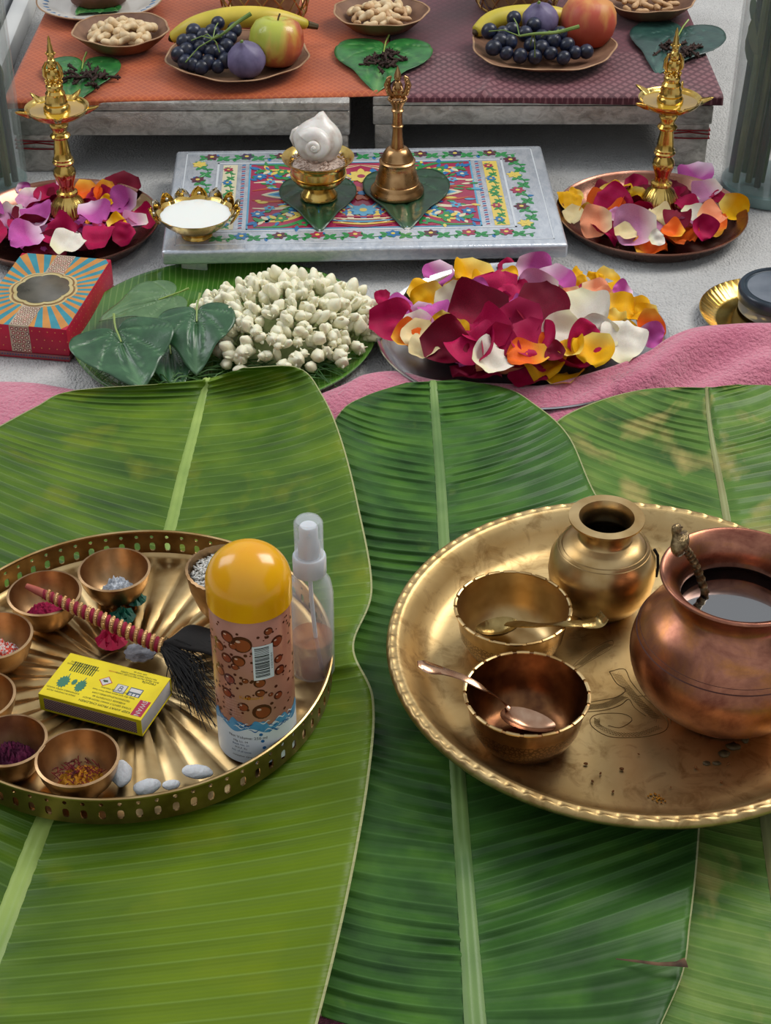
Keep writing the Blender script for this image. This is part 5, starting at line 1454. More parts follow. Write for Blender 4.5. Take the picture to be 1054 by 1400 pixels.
def petals(lst, scale_, ox, oy, zfun, where, grp, fill=0, cen=None, rad=0, sizef=1.0, fillk=()):
    n = 0
    for i in range(fill):      # lower layer, mostly hidden, so the pile is a pile
        a = i * 2.39996; t = sqrt((i + .5) / fill) * .66
        x, y = cen.x + rad * t * cos(a), cen.y + rad * t * sin(a); k = prn.choice(fillk)
        o = put(pmesh(k, prn.randrange(6)), 'rose_petal', None, (x, y, zfun(Vector((x, y, 0))) - .007))
        s = prn.uniform(.034, .042); o.scale = (s, s, s); o.rotation_euler = (prn.uniform(-.25, .35), prn.uniform(-.3, .3), prn.random() * 6.28)
        wl2 = where_in(x, y, cen, rad, s); tag(o, 'half-buried %s rose petal %s %s' % (PW[k], wl2[1], where), 'petal', '%s petals %s' % (PW[k], where))
    for cx, cy, wd2, k in lst:
        px, py = ox + cx / scale_, oy + cy / scale_
        q = P(px, py, .03)
        for _ in range(4): q = P(px, py, zfun(q))
        s = wd2 / scale_ * mpp(q) * sizef
        o = put(pmesh(k, prn.randrange(6)), 'rose_petal', None, q + Vector((0, 0, .00035 * n)))
        o.scale = (s, s * .95, s)
        o.rotation_euler = (Matrix.Rotation(radians(prn.choice((prn.uniform(12, 30), prn.uniform(12, 30), prn.uniform(34, 58)))), 3, 'X') @ Matrix.Rotation(prn.uniform(-.35, .35), 3, 'Y') @ Matrix.Rotation(prn.random() * 6.28, 3, 'Z')).to_euler()
        wl2 = where_in(q.x, q.y, cen, rad, s); tag(o, '%s%s rose petal %s %s' % (wl2[0], PW[k], wl2[1], where), 'petal', '%s petals %s' % (PW[k], where)); n += 1

# ---- steel plate heaped with petals
c, r = circ(513, 916, 459, .022); spc, spr = c, r
sp_ = thing('steel_plate', 'shiny steel plate heaped with rose petals of many colours in front of board', 'plate', (c.x, c.y, 0))
MB().lathe([(0.0001, .0015), (r * .70, .0015), (r * .86, .003), (r * .955, .019), (r * .975, .0215), (r * .995, .0225), (r, .0215), (r * .99, .0205), (r * .965, .0195), (r * .87, .0015), (r * .82, .0006), (r * .5, .0006), (0.0001, .0006)], 128).build('plate_body', STEEL, sp_, sharp=60)
SL = [(265,90,95,'lilac'),(490,64,60,'mag'),(205,140,80,'yel'),(375,92,135,'yel'),(410,115,80,'yel'),(490,98,70,'yel'),(720,92,50,'yel'),(810,112,75,'yel'),(770,110,50,'yel'),(720,130,60,'yel'),(745,150,60,'mag'),(575,85,115,'lilac'),(640,128,130,'lilac'),(585,155,120,'pink'),(230,178,100,'yel'),(310,155,70,'yel'),(450,148,135,'mag'),(510,175,115,'mag'),(385,168,90,'lilac'),(320,200,145,'white'),(130,230,110,'lilac'),(210,250,90,'lilac'),(185,245,60,'pink'),(515,210,60,'lilac'),(700,190,80,'peach'),(775,165,80,'peach'),(800,188,70,'peach'),(750,215,70,'yel'),(860,175,70,'lilac'),(900,232,90,'yel'),(940,252,70,'yel'),(845,230,110,'yel'),(830,272,85,'yel'),(730,252,170,'white'),(110,275,130,'mag'),(250,248,95,'lilac'),(190,300,115,'pink'),(390,262,175,'dark'),(600,242,155,'dark'),(530,292,145,'rose'),(650,280,50,'peach'),(940,295,90,'orange'),(955,330,80,'lilac'),(870,310,60,'yel'),(660,332,135,'white'),(780,330,115,'white'),(860,355,140,'white'),(270,290,60,'yel'),(160,345,90,'orange'),(200,340,100,'cream'),(210,385,95,'cream'),(310,330,95,'yel'),(285,370,145,'dark'),(430,340,135,'mag'),(380,392,150,'mag'),(450,382,125,'mag'),(570,362,135,'mag'),(620,380,75,'orange'),(550,415,115,'orange'),(735,372,125,'mag'),(690,395,90,'yel'),(770,402,125,'yel'),(640,412,65,'dark'),(430,432,130,'white'),(80,230,50,'mag')]
def zheap(c, r, z0, h): return lambda q: z0 + h * max(0, 1 - ((q.x - c.x) ** 2 + (q.y - c.y) ** 2) / (r * r * .9))
petals(SL, 2.395, 490, 340, zheap(spc, spr, .019, .015), 'in the steel plate', 'steel', 46, spc, spr, 1.12, ('mag', 'yel', 'white', 'dark', 'lilac', 'peach', 'mag'))

# ---- copper plates with petals
def copper_plate(label, c, r):
    t = thing('copper_plate', label, 'plate', (c.x, c.y, 0))
    MB().lathe([(0.0001, .0015), (r * .72, .0015), (r * .82, .0035), (r * .93, .013), (r * .965, .0165), (r * .985, .0185), (r, .0190), (r * 1.0, .0175), (r * .97, .0145), (r * .86, .0025), (r * .8, .0005), (0.0001, .0005)], 96).build('plate_body', COPPERPL, t, sharp=60)
    return t
cA, rA = circ(760.3, 1023, 290.5, .0188)
copper_plate('round copper plate of mixed petals at the right under the oil lamp', cA, rA)
cB, rB = circ(219 - (1023 - 760.3) * 1.02, 219, 303, .0188)
copper_plate('round copper plate of pink petals at the left under the oil lamp', cB, rB)
RLs = [(430,145,100,'mag'),(600,180,110,'dark'),(650,200,100,'mag'),(670,245,110,'mag'),(310,185,120,'yel'),(400,170,60,'yel'),(445,195,80,'yel'),(160,200,75,'yel'),(125,235,115,'yel'),(205,275,65,'yel'),(150,300,90,'cream'),(330,240,160,'mag'),(715,120,155,'lilac'),(760,205,120,'pink'),(820,232,95,'mag'),(885,265,115,'yel'),(250,340,155,'peach'),(430,365,180,'pink'),(385,388,95,'cream'),(540,325,110,'cream'),(620,350,120,'dark'),(690,312,95,'white'),(740,372,120,'mag'),(770,330,120,'peach'),(600,392,105,'orange'),(525,425,75,'white'),(330,320,60,'pink')]
petals(RLs, 3.357, 740, 210, zheap(cA, rA, .012, .007), 'in the right copper plate', 'r', 16, cA, rA, 1.1, ('mag', 'dark', 'pink', 'orange'))
LLs = [(740,965,210,'dark'),(600,1000,150,'mag'),(520,985,155,'orange'),(630,985,130,'orange'),(380,935,80,'pink'),(300,1010,150,'mag'),(180,1015,150,'pink'),(140,970,90,'lilac'),(60,1130,175,'pink'),(240,1140,180,'lilac'),(110,1200,120,'mag'),(740,1070,190,'lilac'),(860,1080,120,'cream'),(860,1165,150,'mag'),(640,1050,70,'yel'),(570,1140,185,'lilac'),(700,1190,105,'yel'),(810,1205,145,'pink'),(370,1245,200,'mag'),(600,1280,195,'mag'),(750,1270,145,'mag'),(160,1280,200,'lilac'),(410,1318,190,'white'),(-80,1150,200,'lilac'),(-60,1250,200,'mag'),(-120,1050,180,'mag')]
petals(LLs, 4.374, 0, 40, zheap(cB, rB, .014, .009), 'in the left copper plate', 'l', 18, cB, rB, 1.08, ('mag', 'dark', 'lilac'))

# ---- oil lamps
def lamp(label, px, py, m):
    z0 = .0035; q = P(px, py, z0)
    t = thing('oil_lamp', label, 'lamp', (q.x, q.y, z0))
    MB().lathe([(0.0001, 0), (.0228, 0), (.0232, .002), (.0222, .0045), (.0212, .010), (.0180, .0190), (.0135, .0265), (.0105, .0300), (.0098, .0320), (.0001, .033)], 120, 0, None, lambda r, z, a, k: (r * (1 + (.035 * abs(cos(a * 15)) if 2 < k < 7 else 0)), z)).build('fluted_base', m, t, sharp=60)
    MB().lathe([(.0098, .0315), (.0112, .0332), (.0108, .0350), (.0082, .0365), (.0072, .0405), (.0078, .0440), (.0100, .0500), (.0116, .0550), (.0104, .0600), (.0078, .0630), (.0072, .0645), (.0106, .0662), (.0112, .0680), (.0100, .0696), (.0102, .0715), (.0088, .0730), (.0082, .0800), (.0072, .0880), (.0066, .0925), (.0098, .0940), (.0104, .0958), (.0092, .0974), (.0074, .0990), (.0070, .1010), (.0092, .1055), (.0098, .1080), (.0082, .1115), (.0060, .1135)], 40).build('turned_stem', m, t, sharp=40)
    n5 = 5
    def sp(r, z, a, k):
        s = (a * n5 / (2 * pi) + .1) % 1.0; s = min(s, 1 - s)
        e = exp(-(s / .055) ** 2)
        if k in (4, 5, 6, 7): r = r * (1 + .36 * e) ; z += .003 * e
        if k in (3, 8): r *= 1 + .14 * e
        return r, z
    MB().lathe([(.0060, .1125), (.0150, .1140), (.0235, .1170), (.0285, .1205), (.0312, .1242), (.0318, .1262), (.0306, .1262), (.0292, .1243), (.0255, .1215), (.0100, .1180), (0.0001, .1178)], 160, 0, None, sp).build('oil_dish', m, t, sharp=60)
    MB().disc(.0272, .1230, 48).build('oil', mat('lamp_oil_%d' % px, '#c79c12', '#b58a0a', .05, .0, 20, coat=1), t)
    f = MB(); f.lathe([(.0135, .1200), (.0132, .1260), (.0112, .1285), (.0116, .1305), (.0104, .1325), (.0108, .1350), (.0094, .1380), (.0098, .1405), (.0078, .1435), (.0086, .1470), (.0082, .1485), (.0058, .1510), (.0001, .152)], 32)
    f.build('finial_base', m, t, sharp=40)
    g = MB(); 
    g.ball(.0068, .0062, .0085, 14, 10, 0, T(0, 0, .1585)); g.ball(.0050, .0050, .0065, 12, 8, 0, T(0, -.001, .170)); g.ball(.0036, .0036, .0040, 12, 8, 0, T(0, -.001, .1775))
    g.lathe([(.0042, 0), (.0034, .004), (.0028, .005), (.0026, .009), (.0018, .011), (.0016, .0155), (.0009, .018), (0.0001, .0195)], 12, 0, T(0, 0, .179))
    for s in (-1, 1):
        g.tube([(s * .005, 0, .153), (s * .0082, 0, .158), (s * .0080, 0, .166), (s * .0052, 0, .172)], [.0018, .0024, .002, .001], 8)
        g.ball(.0018, .0018, .0018, 8, 6, 0, T(s * .004, -.005, .165)); g.ball(.0016, .0016, .0016, 8, 6, 0, T(s * .003, -.0055, .155))
    for k in range(10): g.ball(.0015, .0015, .0015, 8, 6, 0, T(.0078 * cos(k * .63), .0078 * sin(k * .63), .152))
    for k in range(6): g.ball(.0013, .0013, .0013, 8, 6, 0, T(.0040 * cos(k * 1.05), .0040 * sin(k * 1.05), .1805))
    g.build('figured_finial', m, t, sharp=60)
    return t
lamp('tall brass oil lamp with five-pointed dish standing in the right copper plate', 900, 291, GOLD)
lamp('tall brass oil lamp with five-pointed dish standing in the left copper plate', 96.5, 304, GOLD)

# ================================================================== brass plate with dark-lidded jar at right edge
c, r = circ(956, 1158, 427, .012)
bp = thing('brass_plate', 'shallow brass plate with ribbed rim at the right edge under a jar', 'plate', (c.x, c.y, 0))
MB().lathe([(0.0001, .0015), (r * .74, .0015), (r * .80, .003), (r * .95, .010), (r * .985, .0122), (r, .0118), (r * .96, .0085), (r * .82, .001), (0.0001, .0005)], 240, 0, None, lambda rr, z, a, k: (rr, z + (.0007 * sin(a * 60) if k in (3,) else 0))).build('plate_body', GOLD, bp, sharp=40)
c2 = P(1066, 424, .0018)
jz = thing('jar', 'squat glass jar with a dark blue-grey lid standing on the brass plate', 'jar', (c2.x, c2.y, .002))
_, jr2 = circ(1003, 1128, 415, .024)
MB().lathe([(0.0001, 0), (jr2 * .88, 0), (jr2 * .95, .002), (jr2 * .95, .014), (0.0001, .014)], 64).build('jar_body', clear('jar_glass', '#c9c6bb', .35), jz)
MB().lathe([(jr2 * .97, .0125), (jr2, .0135), (jr2, .0225), (jr2 * .96, .0245), (jr2 * .88, .0245), (jr2 * .86, .0232), (0.0001, .0232)], 72).build('jar_lid', mat('dark_blue_grey_lid', '#3b4651', '#2c353f', .3, .2, 30, coat=.4), jz, sharp=40)
MB().disc(jr2 * .80, .0236, 48).build('lid_label', mat('hazy_lid_disc', '#8a919c', '#6b7480', .2, .3, 25, coat=.5), jz)

# ================================================================== low silver-clad stools
ST = 0.081; CZ = ST + .0025
def stool(label, x0, x1, y0, depth, rail, threads, mtop):
    t = thing('low_stool', label, 'stool', ((x0 + x1) / 2, y0 + depth / 2, 0)); W = x1 - x0
    MB().box(W, depth, .010, .002, 0, T(0, 0, ST - .005)).build('seat_top', SILVERFOIL, t)
    for nm, xx, yy, sx, sy in (('front_rail', 0, -depth / 2 + .009, W, .018), ('back_rail', 0, depth / 2 - .009, W, .018)):
        MB().box(sx, sy, rail, .002, 0, T(xx, yy, ST - .010 - rail / 2)).build(nm, SILVERFOIL, t)
    for s in (-1, 1): MB().box(.018, depth - .036, rail, .002, 0, T(s * (W / 2 - .009), 0, ST - .010 - rail / 2)).build('side_rail', SILVERFOIL, t)
    for i, (sx, sy) in enumerate(((-1, -1), (1, -1), (-1, 1), (1, 1))):
        hz = ST - .010 - rail
        lw = .030 if not (threads == sx) else .044
        MB().box(lw, .034, hz, .002, 0, T(sx * (W / 2 - lw / 2 - .002), sy * (depth / 2 - .019), hz / 2)).build('leg', SILVERFOIL, t)
        if threads == sx and sy < 0:
            cx, cy = sx * (W / 2 - lw / 2 - .002), sy * (depth / 2 - .019)
            for q in range(3):
                a, b = lw / 2 + .0008, .0178; z = hz - .006 - q * .0045
                pth = [(cx - a, cy - b, z), (cx, cy - b - .0004, z + (.002 if q == 1 else -.0008)), (cx + a, cy - b, z - .001), (cx + a, cy + b, z), (cx - a, cy + b, z), (cx - a, cy - b, z)]
                MB().tube(pth, .0009, 6).build('red_thread', mat('red_thread_%d_%d' % (sx, q), '#8a2426', '#6d1a1e', .8), t)
    return t
stool('left low silver-embossed wooden stool covered by the orange cloth', -.404, -.0385, 1.72, .46, .028, -1, None)
stool('right low silver-embossed wooden stool covered by the maroon cloth', -.014, .356, 1.735, .46, .022, 1, None)

def brocade(name, ground, light, dark, s1, gold=None):
    n = N(name); n.set(Roughness=.55); n.b.inputs['Sheen Weight'].default_value = .25
    x, y, z = n.sep()
    a = n.math('ABSOLUTE', n.math('SUBTRACT', n.math('FRACT', n.math('MULTIPLY', n.math('ADD', x, n.math('MULTIPLY', y, .8)), s1)), .5))
    b = n.math('ABSOLUTE', n.math('SUBTRACT', n.math('FRACT', n.math('MULTIPLY', n.math('SUBTRACT', x, n.math('MULTIPLY', y, .8)), s1)), .5))
    inside = n.math('MINIMUM', n.math('SUBTRACT', .5, a), n.math('SUBTRACT', .5, b))
    line = n.math('LESS_THAN', inside, .09)
    core = n.math('GREATER_THAN', inside, .20)
    wv = n.math('GREATER_THAN', n.math('FRACT', n.math('MULTIPLY', y, 900)), .5)
    base = n.ramp(n.noise(14, 3), [(.35, dark), (.65, ground)])
    if gold:      # woven metallic lozenges near the front hem
        near = n.math('LESS_THAN', y, gold)
        c = n.mix(n.math('MULTIPLY', core, n.math('MULTIPLY_ADD', near, .42, .06)), base, light)
        n.col(n.mix(n.math('MULTIPLY', line, .6), c, dark))
    else:
        c = n.mix(n.math('MULTIPLY', core, .28), base, dark)
        n.col(n.mix(n.math('MULTIPLY', line, .30), c, light))
    n.bump(n.math('ADD', n.math('MULTIPLY', core, .6), n.math('MULTIPLY', wv, .2)), .35, .0008)
    return n.m
def cloth(name, label, x0, x1, yf0, yf1, dr0, dr1, m, seed, yb=2.19, over=0.0):
    """lies on the stool; front hem from (x0,yf0) to (x1,yf1), hanging dr0..dr1 over the edge; also folds down past the stool's outer side"""
    def f(u, v):
        x = x0 + (x1 - x0) * u; yf = yf0 + (yf1 - yf0) * u; dr = dr0 + (dr1 - dr0) * u
        dr += .0015 * nz(x * 18, seed)
        if v < .08:
            k = 1 - v / .08; return Vector((x, yf - .0015 - .001 * k, CZ - .0012 - dr * k))
        k = (v - .08) / .92; y = yf + (yb - yf) * k
        z = CZ + .0006 + .0012 * max(0, nz(x * 14, y * 9, seed)) + .0035 * exp(-((x - (x0 + .36 * (1 - seed % 2) + .1) - (y - yf) * .25) / .006) ** 2) * (1 - sm(k, .1, .45))
        return Vector((x, y, z))
    o = MB().grid(110, 90, f).build(name, m, sharp=0)
    md = o.modifiers.new('t', 'SOLIDIFY'); md.thickness = .0012; md.offset = -1
    return tag(o, label, 'cloth')
cloth('orange_cloth', 'orange woven brocade cloth with small lozenges spread on left stool', -.409, .004, 1.7165, 1.740, .0065, .0005, brocade('orange_brocade', '#bd5218', '#d67d3c', '#9c4010', 118), 2)
cloth('maroon_cloth', 'maroon brocade cloth with pale woven diamonds spread on right stool', .0055, .364, 1.7315, 1.7315, .0045, .0085, brocade('maroon_brocade', '#5e1a2c', '#98686a', '#440e1c', 84, 1.86), 3)

IZ = CZ + .0032
# ---- leaf-pressed bowls with nuts
ARE = mat('brown_pressed_leaf', '#8f6b52', '#6a4a38', .6, 0, 30, .3, 160)
AREL = mat('tan_pressed_leaf_edge', '#b08d6c', '#957254', .6, 0, 60, .2, 200)
def leafbowl(name, label, L, Rr, Y, h, cat='bowl'):
    c, r = circ(L, Rr, Y, IZ + h)
    t = thing(name, label, cat, (c.x, c.y, IZ))
    ph = L * .1
    def fn(rr, z, a, k):
        w_ = (1 + .018 * sin(a * 5 + ph) + .012 * sin(a * 11 + 2)) if rr > r * .7 else 1
        return rr * w_, z + (.0012 * sin(a * 4 + ph) if k in (4, 5, 6, 7) else 0)
    MB().lathe([(0.0001, 0), (r * .55, 0), (r * .66, h * .12), (r * .86, h * .58), (r * .97, h * .93), (r, h), (r * .985, h + .0004), (r * .95, h * .95), (r * .84, h * .62), (r * .64, h * .2), (r * .5, .0016), (0.0001, .0016)], 96, 0, None, fn).build('pressed_body', ARE, t, sharp=60)
    rl = MB(); rl.tube([fn(r * .985 * 1.0, h, a, 5)[0] * Vector((cos(a), sin(a), 0)) + Vector((0, 0, fn(r, h, a, 5)[1])) for a in [i * pi / 48 for i in range(97)]], .0012, 6, flat=.6)
    rl.build('pale_rim', AREL, t)
    return c, r
NUTM = [mat('cashew_cream', '#e2cda6', '#cfb084', .5, 0, 120, sss=.1), mat('peanut_tan', '#c9a57c', '#b08a60', .55, 0, 150, .3, 400)]
def cashew_mesh(v):
    mb = MB(); k = 1 + .12 * v
    mb.tube([(.0082 * cos(a) * k, .0082 * sin(a) - .004, .0004 * v * sin(a * 3)) for a in [.15 + i * 2.6 / 9 for i in range(10)]], [.0018, .0042, .0055, .0056, .0050, .0046, .0046, .0044, .0036, .0016], 10)
    return mb.mesh('cashew_nut', NUTM[0], 0)
def peanut_mesh(v):
    mb = MB(); n = 11
    mb.lathe([(max(.0001, .0044 * (sin(pi * i / 10) ** .5) * (1 - .26 * exp(-((i - 5) / 1.6) ** 2))), -.010 + .002 * i) for i in range(n)], 9, 0, RY(pi / 2))
    return mb.mesh('peanut', NUTM[1], 0)
cm_ = [cashew_mesh(i) for i in range(3)]; pm_ = [peanut_mesh(0)]
nrn = random.Random(8)
def nuts(c, r, h, n, meshes, name, label, grp):
    for i in range(n):
        t = sqrt((i + .5) / n) * .62; a = i * 2.4; lv = .010 * (1 - (t / .62) ** 2) + nrn.uniform(0, .004)
        o = put(nrn.choice(meshes), name, None, (c.x + r * t * cos(a), c.y + r * t * sin(a), IZ + h * .42 + lv + .003), (nrn.uniform(-.7, .7), nrn.uniform(-.5, .5), nrn.random() * 6.28))
        s = nrn.uniform(.85, 1.05); o.scale = (s, s, s)
        w2 = where_in(o.location.x, o.location.y, c, r * .62, .05)[1]; tag(o, label.replace(' in the', ' %s in the' % w2), 'nut', grp)
c, r = leafbowl('nut_bowl', 'brown pressed-leaf bowl of cashews on orange cloth beside the upper left leaf', 99, 232, 40, .020)
nuts(c, r, .020, 34, cm_, 'cashew_nut', 'cream cashew nut in the left pressed-leaf bowl', 'cashews in the left bowl')
c, r = leafbowl('nut_bowl', 'brown pressed-leaf bowl of nuts at top middle behind the middle leaf', 455, 586, 14, .020)
nuts(c, r, .020, 34, pm_ + cm_[:1], 'shelled_nut', 'tan nut in the middle pressed-leaf bowl', 'nuts in the middle bowl')
c, r = leafbowl('nut_bowl', 'brown pressed-leaf bowl of nuts at top right behind the peach', 822, 952, -4, .020)
nuts(c, r, .020, 34, pm_, 'shelled_nut', 'tan nut in the right pressed-leaf bowl', 'nuts in the right bowl')

# ---- fruit
GRM = N('black_grape'); GRM.set(Roughness=.38, Coat_Weight=.15)
GRM.col(GRM.ramp(GRM.noise(110, 3), [(.35, '#0e1120'), (.6, '#232b44'), (.8, '#4a587a')]))
GSTM = mat('grape_stalk_green', '#5d7a34', '#7a8f48', .5, 0, 60)
FIGM = N('fig_skin'); FIGM.set(Roughness=.5)
x, y, z = FIGM.sep()
FIGM.col(FIGM.mix(FIGM.math('MULTIPLY', FIGM.noise(220, 2, FIGM.mapv((1, 1, .15))), .5), FIGM.ramp(FIGM.noise(45, 3), [(.35, '#4c4366'), (.65, '#6d6488')]), '#8a80a0'))
APM = N('apple_skin'); APM.set(Roughness=.35, Coat_Weight=.3)
x, y, z = APM.sep()
g_ = APM.math('ADD', APM.math('MULTIPLY', APM.math('SUBTRACT', x, APM.math('MULTIPLY', z, .9)), 11), APM.math('MULTIPLY', APM.noise(70, 4, APM.mapv((1, 1, .25))), .9))
APM.col(APM.ramp(g_, [(.12, '#b2b843'), (.34, '#d0b24e'), (.52, '#c4703f'), (.8, '#a83a38')]))
PEM = N('peach_skin'); PEM.set(Roughness=.5)
x, y, z = PEM.sep()
PEM.col(PEM.ramp(PEM.math('ADD', PEM.math('MULTIPLY', z, 8), PEM.noise(60, 4, PEM.mapv((1, 1, .3)))), [(.25, '#b5452f'), (.5, '#b8503a'), (.75, '#c9884a')]))
BAN = N('banana_skin'); BAN.set(Roughness=.45)
BAN.col(BAN.ramp(BAN.noise(26, 3), [(.35, '#b9ab34'), (.65, '#d6bd45')]))
BTIP = mat('banana_tip_brown', '#5a4a2c', '#40331f', .7)
gmesh = [MB().ball(.0083 * k, .0083 * k, .0090 * k, 14, 10).mesh('grape', GRM, 0) for k in (.92, 1, 1.08)]
frn = random.Random(14)
def fruit_plate(label, L, Rr, Y, ox, oy, sc2, grapes, gl, fig, apple, banana, stem, where, apm, apname, apl):
    c, r = leafbowl('fruit_plate', label, L, Rr, Y, .013, 'plate')
    g = thing('grape_bunch', 'bunch of black grapes with green stalk on the ' + where, 'grapes', (c.x, c.y, IZ + .002))
    lo, hi = max(q[1] for q in grapes), min(q[1] for q in grapes)
    for gx, gy in grapes:
        z = IZ + .012 + gl * (lo - gy) / (lo - hi); q = P(ox + gx / sc2, oy + gy / sc2, z)
        o = put(frn.choice(gmesh), 'grape', g, q - g.location, (frn.random(), frn.random(), 0))
    sm_ = MB(); sp_ = [P(ox + a / sc2, oy + b / sc2, z + IZ) - g.location for a, b, z in stem]
    sm_.tube([cr(sp_, i / 12) for i in range(13)], [.0012 + .0012 * i / 12 for i in range(13)], 8)
    for gx, gy in grapes[::4]:
        z = IZ + .016 + gl * (lo - gy) / (lo - hi); q = P(ox + gx / sc2, oy + gy / sc2, z) - g.location; a = min(sp_, key=lambda w_: (w_ - q).length)
        sm_.tube([a, (a + q) / 2 + Vector((0, 0, .004)), q], .0007, 5)
    sm_.build('stalk', GSTM, g)
    fx, fy, fr, fz = fig; q = P(ox + fx / sc2, oy + fy / sc2, IZ + fz); fr *= mpp(q) / sc2
    ft = thing('fig', 'purple fig with bluish bloom on the ' + where, 'fig', (q.x, q.y, q.z - fr * .9), (.35, -.15, 0))
    MB().lathe([(max(.0001, a * fr), b * fr) for a, b in ((0, 0), (.35, .04), (.7, .25), (.95, .62), (1.0, .95), (.92, 1.3), (.68, 1.62), (.36, 1.84), (.16, 1.97), (.13, 2.1), (0, 2.14))], 40, 0, None, lambda r_, z, a, k: (r_ * (1 + .02 * cos(a * 9)), z)).build('fig_body', FIGM, ft, sharp=0)
    MB().tube([(0, 0, 2.08 * fr), (.001, 0, 2.2 * fr)], [.0022, .0014], 8).build('stem', GSTM, ft)
    ax, ay, ar, az = apple; q = P(ox + ax / sc2, oy + ay / sc2, IZ + az); ar *= mpp(q) / sc2
    at_ = thing(apname, apl, apname, (q.x, q.y, q.z), (-.1, .12, .4))
    MB().lathe([(max(.0001, a * ar), b * ar) for a, b in ((0, -.72), (.15, -.80), (.38, -.86), (.68, -.72), (.92, -.35), (1.0, .05), (.95, .40), (.78, .70), (.52, .84), (.28, .82), (.12, .70), (0, .60))], 48, 0, None, lambda r_, z, a, k: (r_ * (1 + .015 * cos(a * 5)), z)).build('fruit_body', apm, at_, sharp=0)
    MB().tube([(0, 0, .6 * ar), (.001, 0, .85 * ar), (.003, .001, 1.0 * ar)], .0011, 6).build('stem', BTIP, at_)
    bt_ = [P(ox + a / sc2, oy + b / sc2, IZ + z) for a, b, z in banana]
    o = thing('banana', 'greenish yellow banana lying at the back of the ' + where, 'banana', bt_[0])
    pb = [cr(bt_, i / 24) - bt_[0] for i in range(25)]
    b_ = MB(); b_.tube(pb, [.0045 + .0115 * (sin(pi * min(1, (i + 1.2) / 25.5)) ** .55) for i in range(25)], 5, flat=1.0); ob = b_.build('banana_body', BAN, o, sharp=0)
    md = ob.modifiers.new('s', 'SUBSURF'); md.levels = md.render_levels = 2
    d = (pb[-1] - pb[-3]).normalized(); MB().tube([pb[-1] - d * .001, pb[-1] + d * .011], [.0046, .0034], 8).build('stalk_end', BTIP, o)
    MB().tube([pb[0] + (pb[0] - pb[2]).normalized() * .003, pb[0]], [.002, .0046], 8).build('blossom_end', BTIP, o)
G1 = [(430,95),(285,145),(530,135),(225,205),(270,200),(325,240),(372,205),(195,285),(235,330),(300,300),(370,330),(390,265),(440,270),(475,320),(480,235),(505,185),(340,175),(430,355),(330,360),(280,345),(450,180),(395,150),(240,260)]
fruit_plate('brown pressed-leaf plate of fruit on the orange cloth', 227, 424, 75, 200, 10, 4.392, G1, .034, (618, 298, 116, .0225), (782, 208, 166, .030), [(150, 190, .014), (300, 110, .030), (520, 62, .036), (760, 62, .034), (975, 105, .022)],
            [(400, 190, .040), (460, 160, .050), (540, 95, .060), (628, 38, .068)], 'orange cloth fruit plate', APM, 'apple', 'green and red apple beside the fig on the orange cloth fruit plate')
G2 = [(355,50),(410,68),(350,80),(325,92),(288,85),(300,130),(335,145),(372,152),(400,122),(345,115),(455,145),(462,112),(412,155),(522,143),(552,140),(490,157),(480,92),(500,122),(430,130),(385,92),(430,100),(318,112)]
fruit_plate('brown pressed-leaf plate of fruit on the maroon cloth', 643.6, 842, 62, 524, 0, 1.989, G2, .026, (432, 48, 50, .034), (558, 60, 77, .030), [(250, 88, .018), (300, 55, .026), (380, 42, .028), (470, 44, .026), (540, 60, .016)],
            [(370, 98, .044), (410, 92, .046), (470, 88, .044), (532, 72, .048)], 'maroon cloth fruit plate', PEM, 'peach', 'reddish orange peach at the right of the maroon cloth fruit plate')

# ---- leaves with cloves
CLV = mat('clove_brown', '#3a241c', '#22140f', .8, 0, 200, .4, 800)
cl = MB(); cl.lathe([(.0006, 0), (.0011, .001), (.0014, .007), (.0019, .0095), (.0012, .0105), (.0014, .0120), (0.0001, .0135)], 7)
for k in range(4): cl.tube([(.0012 * cos(k * pi / 2), .0012 * sin(k * pi / 2), .0092), (.0030 * cos(k * pi / 2), .0030 * sin(k * pi / 2), .0106)], .0006, 4)
clm = cl.mesh('clove', CLV, 0)
def cloves(px, py, sx, sy, n, where, grp):
    for i in range(n):
        x, y = px + nrn.gauss(0, sx / 2), py + nrn.gauss(0, sy / 2); z = IZ + .0035 + .006 * exp(-((x - px) / sx) ** 2) * nrn.random()
        o = put(clm, 'clove', None, P(x, y, z), (radians(90) + nrn.uniform(-.3, .3), nrn.uniform(-.2, .2), nrn.random() * 6.28)); o.scale = (1.15,) * 3
        w2 = where_in(o.location.x, o.location.y, P(px, py, z), .022, .05)[1]; tag(o, 'dark clove %s of heap on ' % w2 + where, 'clove', grp)
betel_px('betel_leaf', 'green heart leaf with cloves on orange cloth behind the left lamp', (114, 82), (103, 137), 97, BT[3], IZ + .0022, IZ + .0022, cup=.05, wav=.002, seed=7)
cloves(118, 103, 26, 10, 34, 'leaf behind the left lamp', 'cloves on the left leaf')
betel_px('betel_leaf', 'green heart leaf with cloves where orange and maroon cloths meet', (527, 58), (514, 121), 122, BT[3], IZ + .0022, IZ + .0022, cup=.05, wav=.002, seed=8)
cloves(522, 82, 26, 10, 34, 'leaf behind the hand bell', 'cloves on the middle leaf')
betel_px('betel_leaf', 'dusky green heart leaf with dark spice on maroon cloth behind right lamp', (934, 36), (899, 96), 118, BT[4], IZ + .0022, IZ + .0022, cup=.05, wav=.002, seed=9)
cloves(932, 68, 28, 9, 34, 'leaf behind the right lamp', 'cloves on the right leaf')

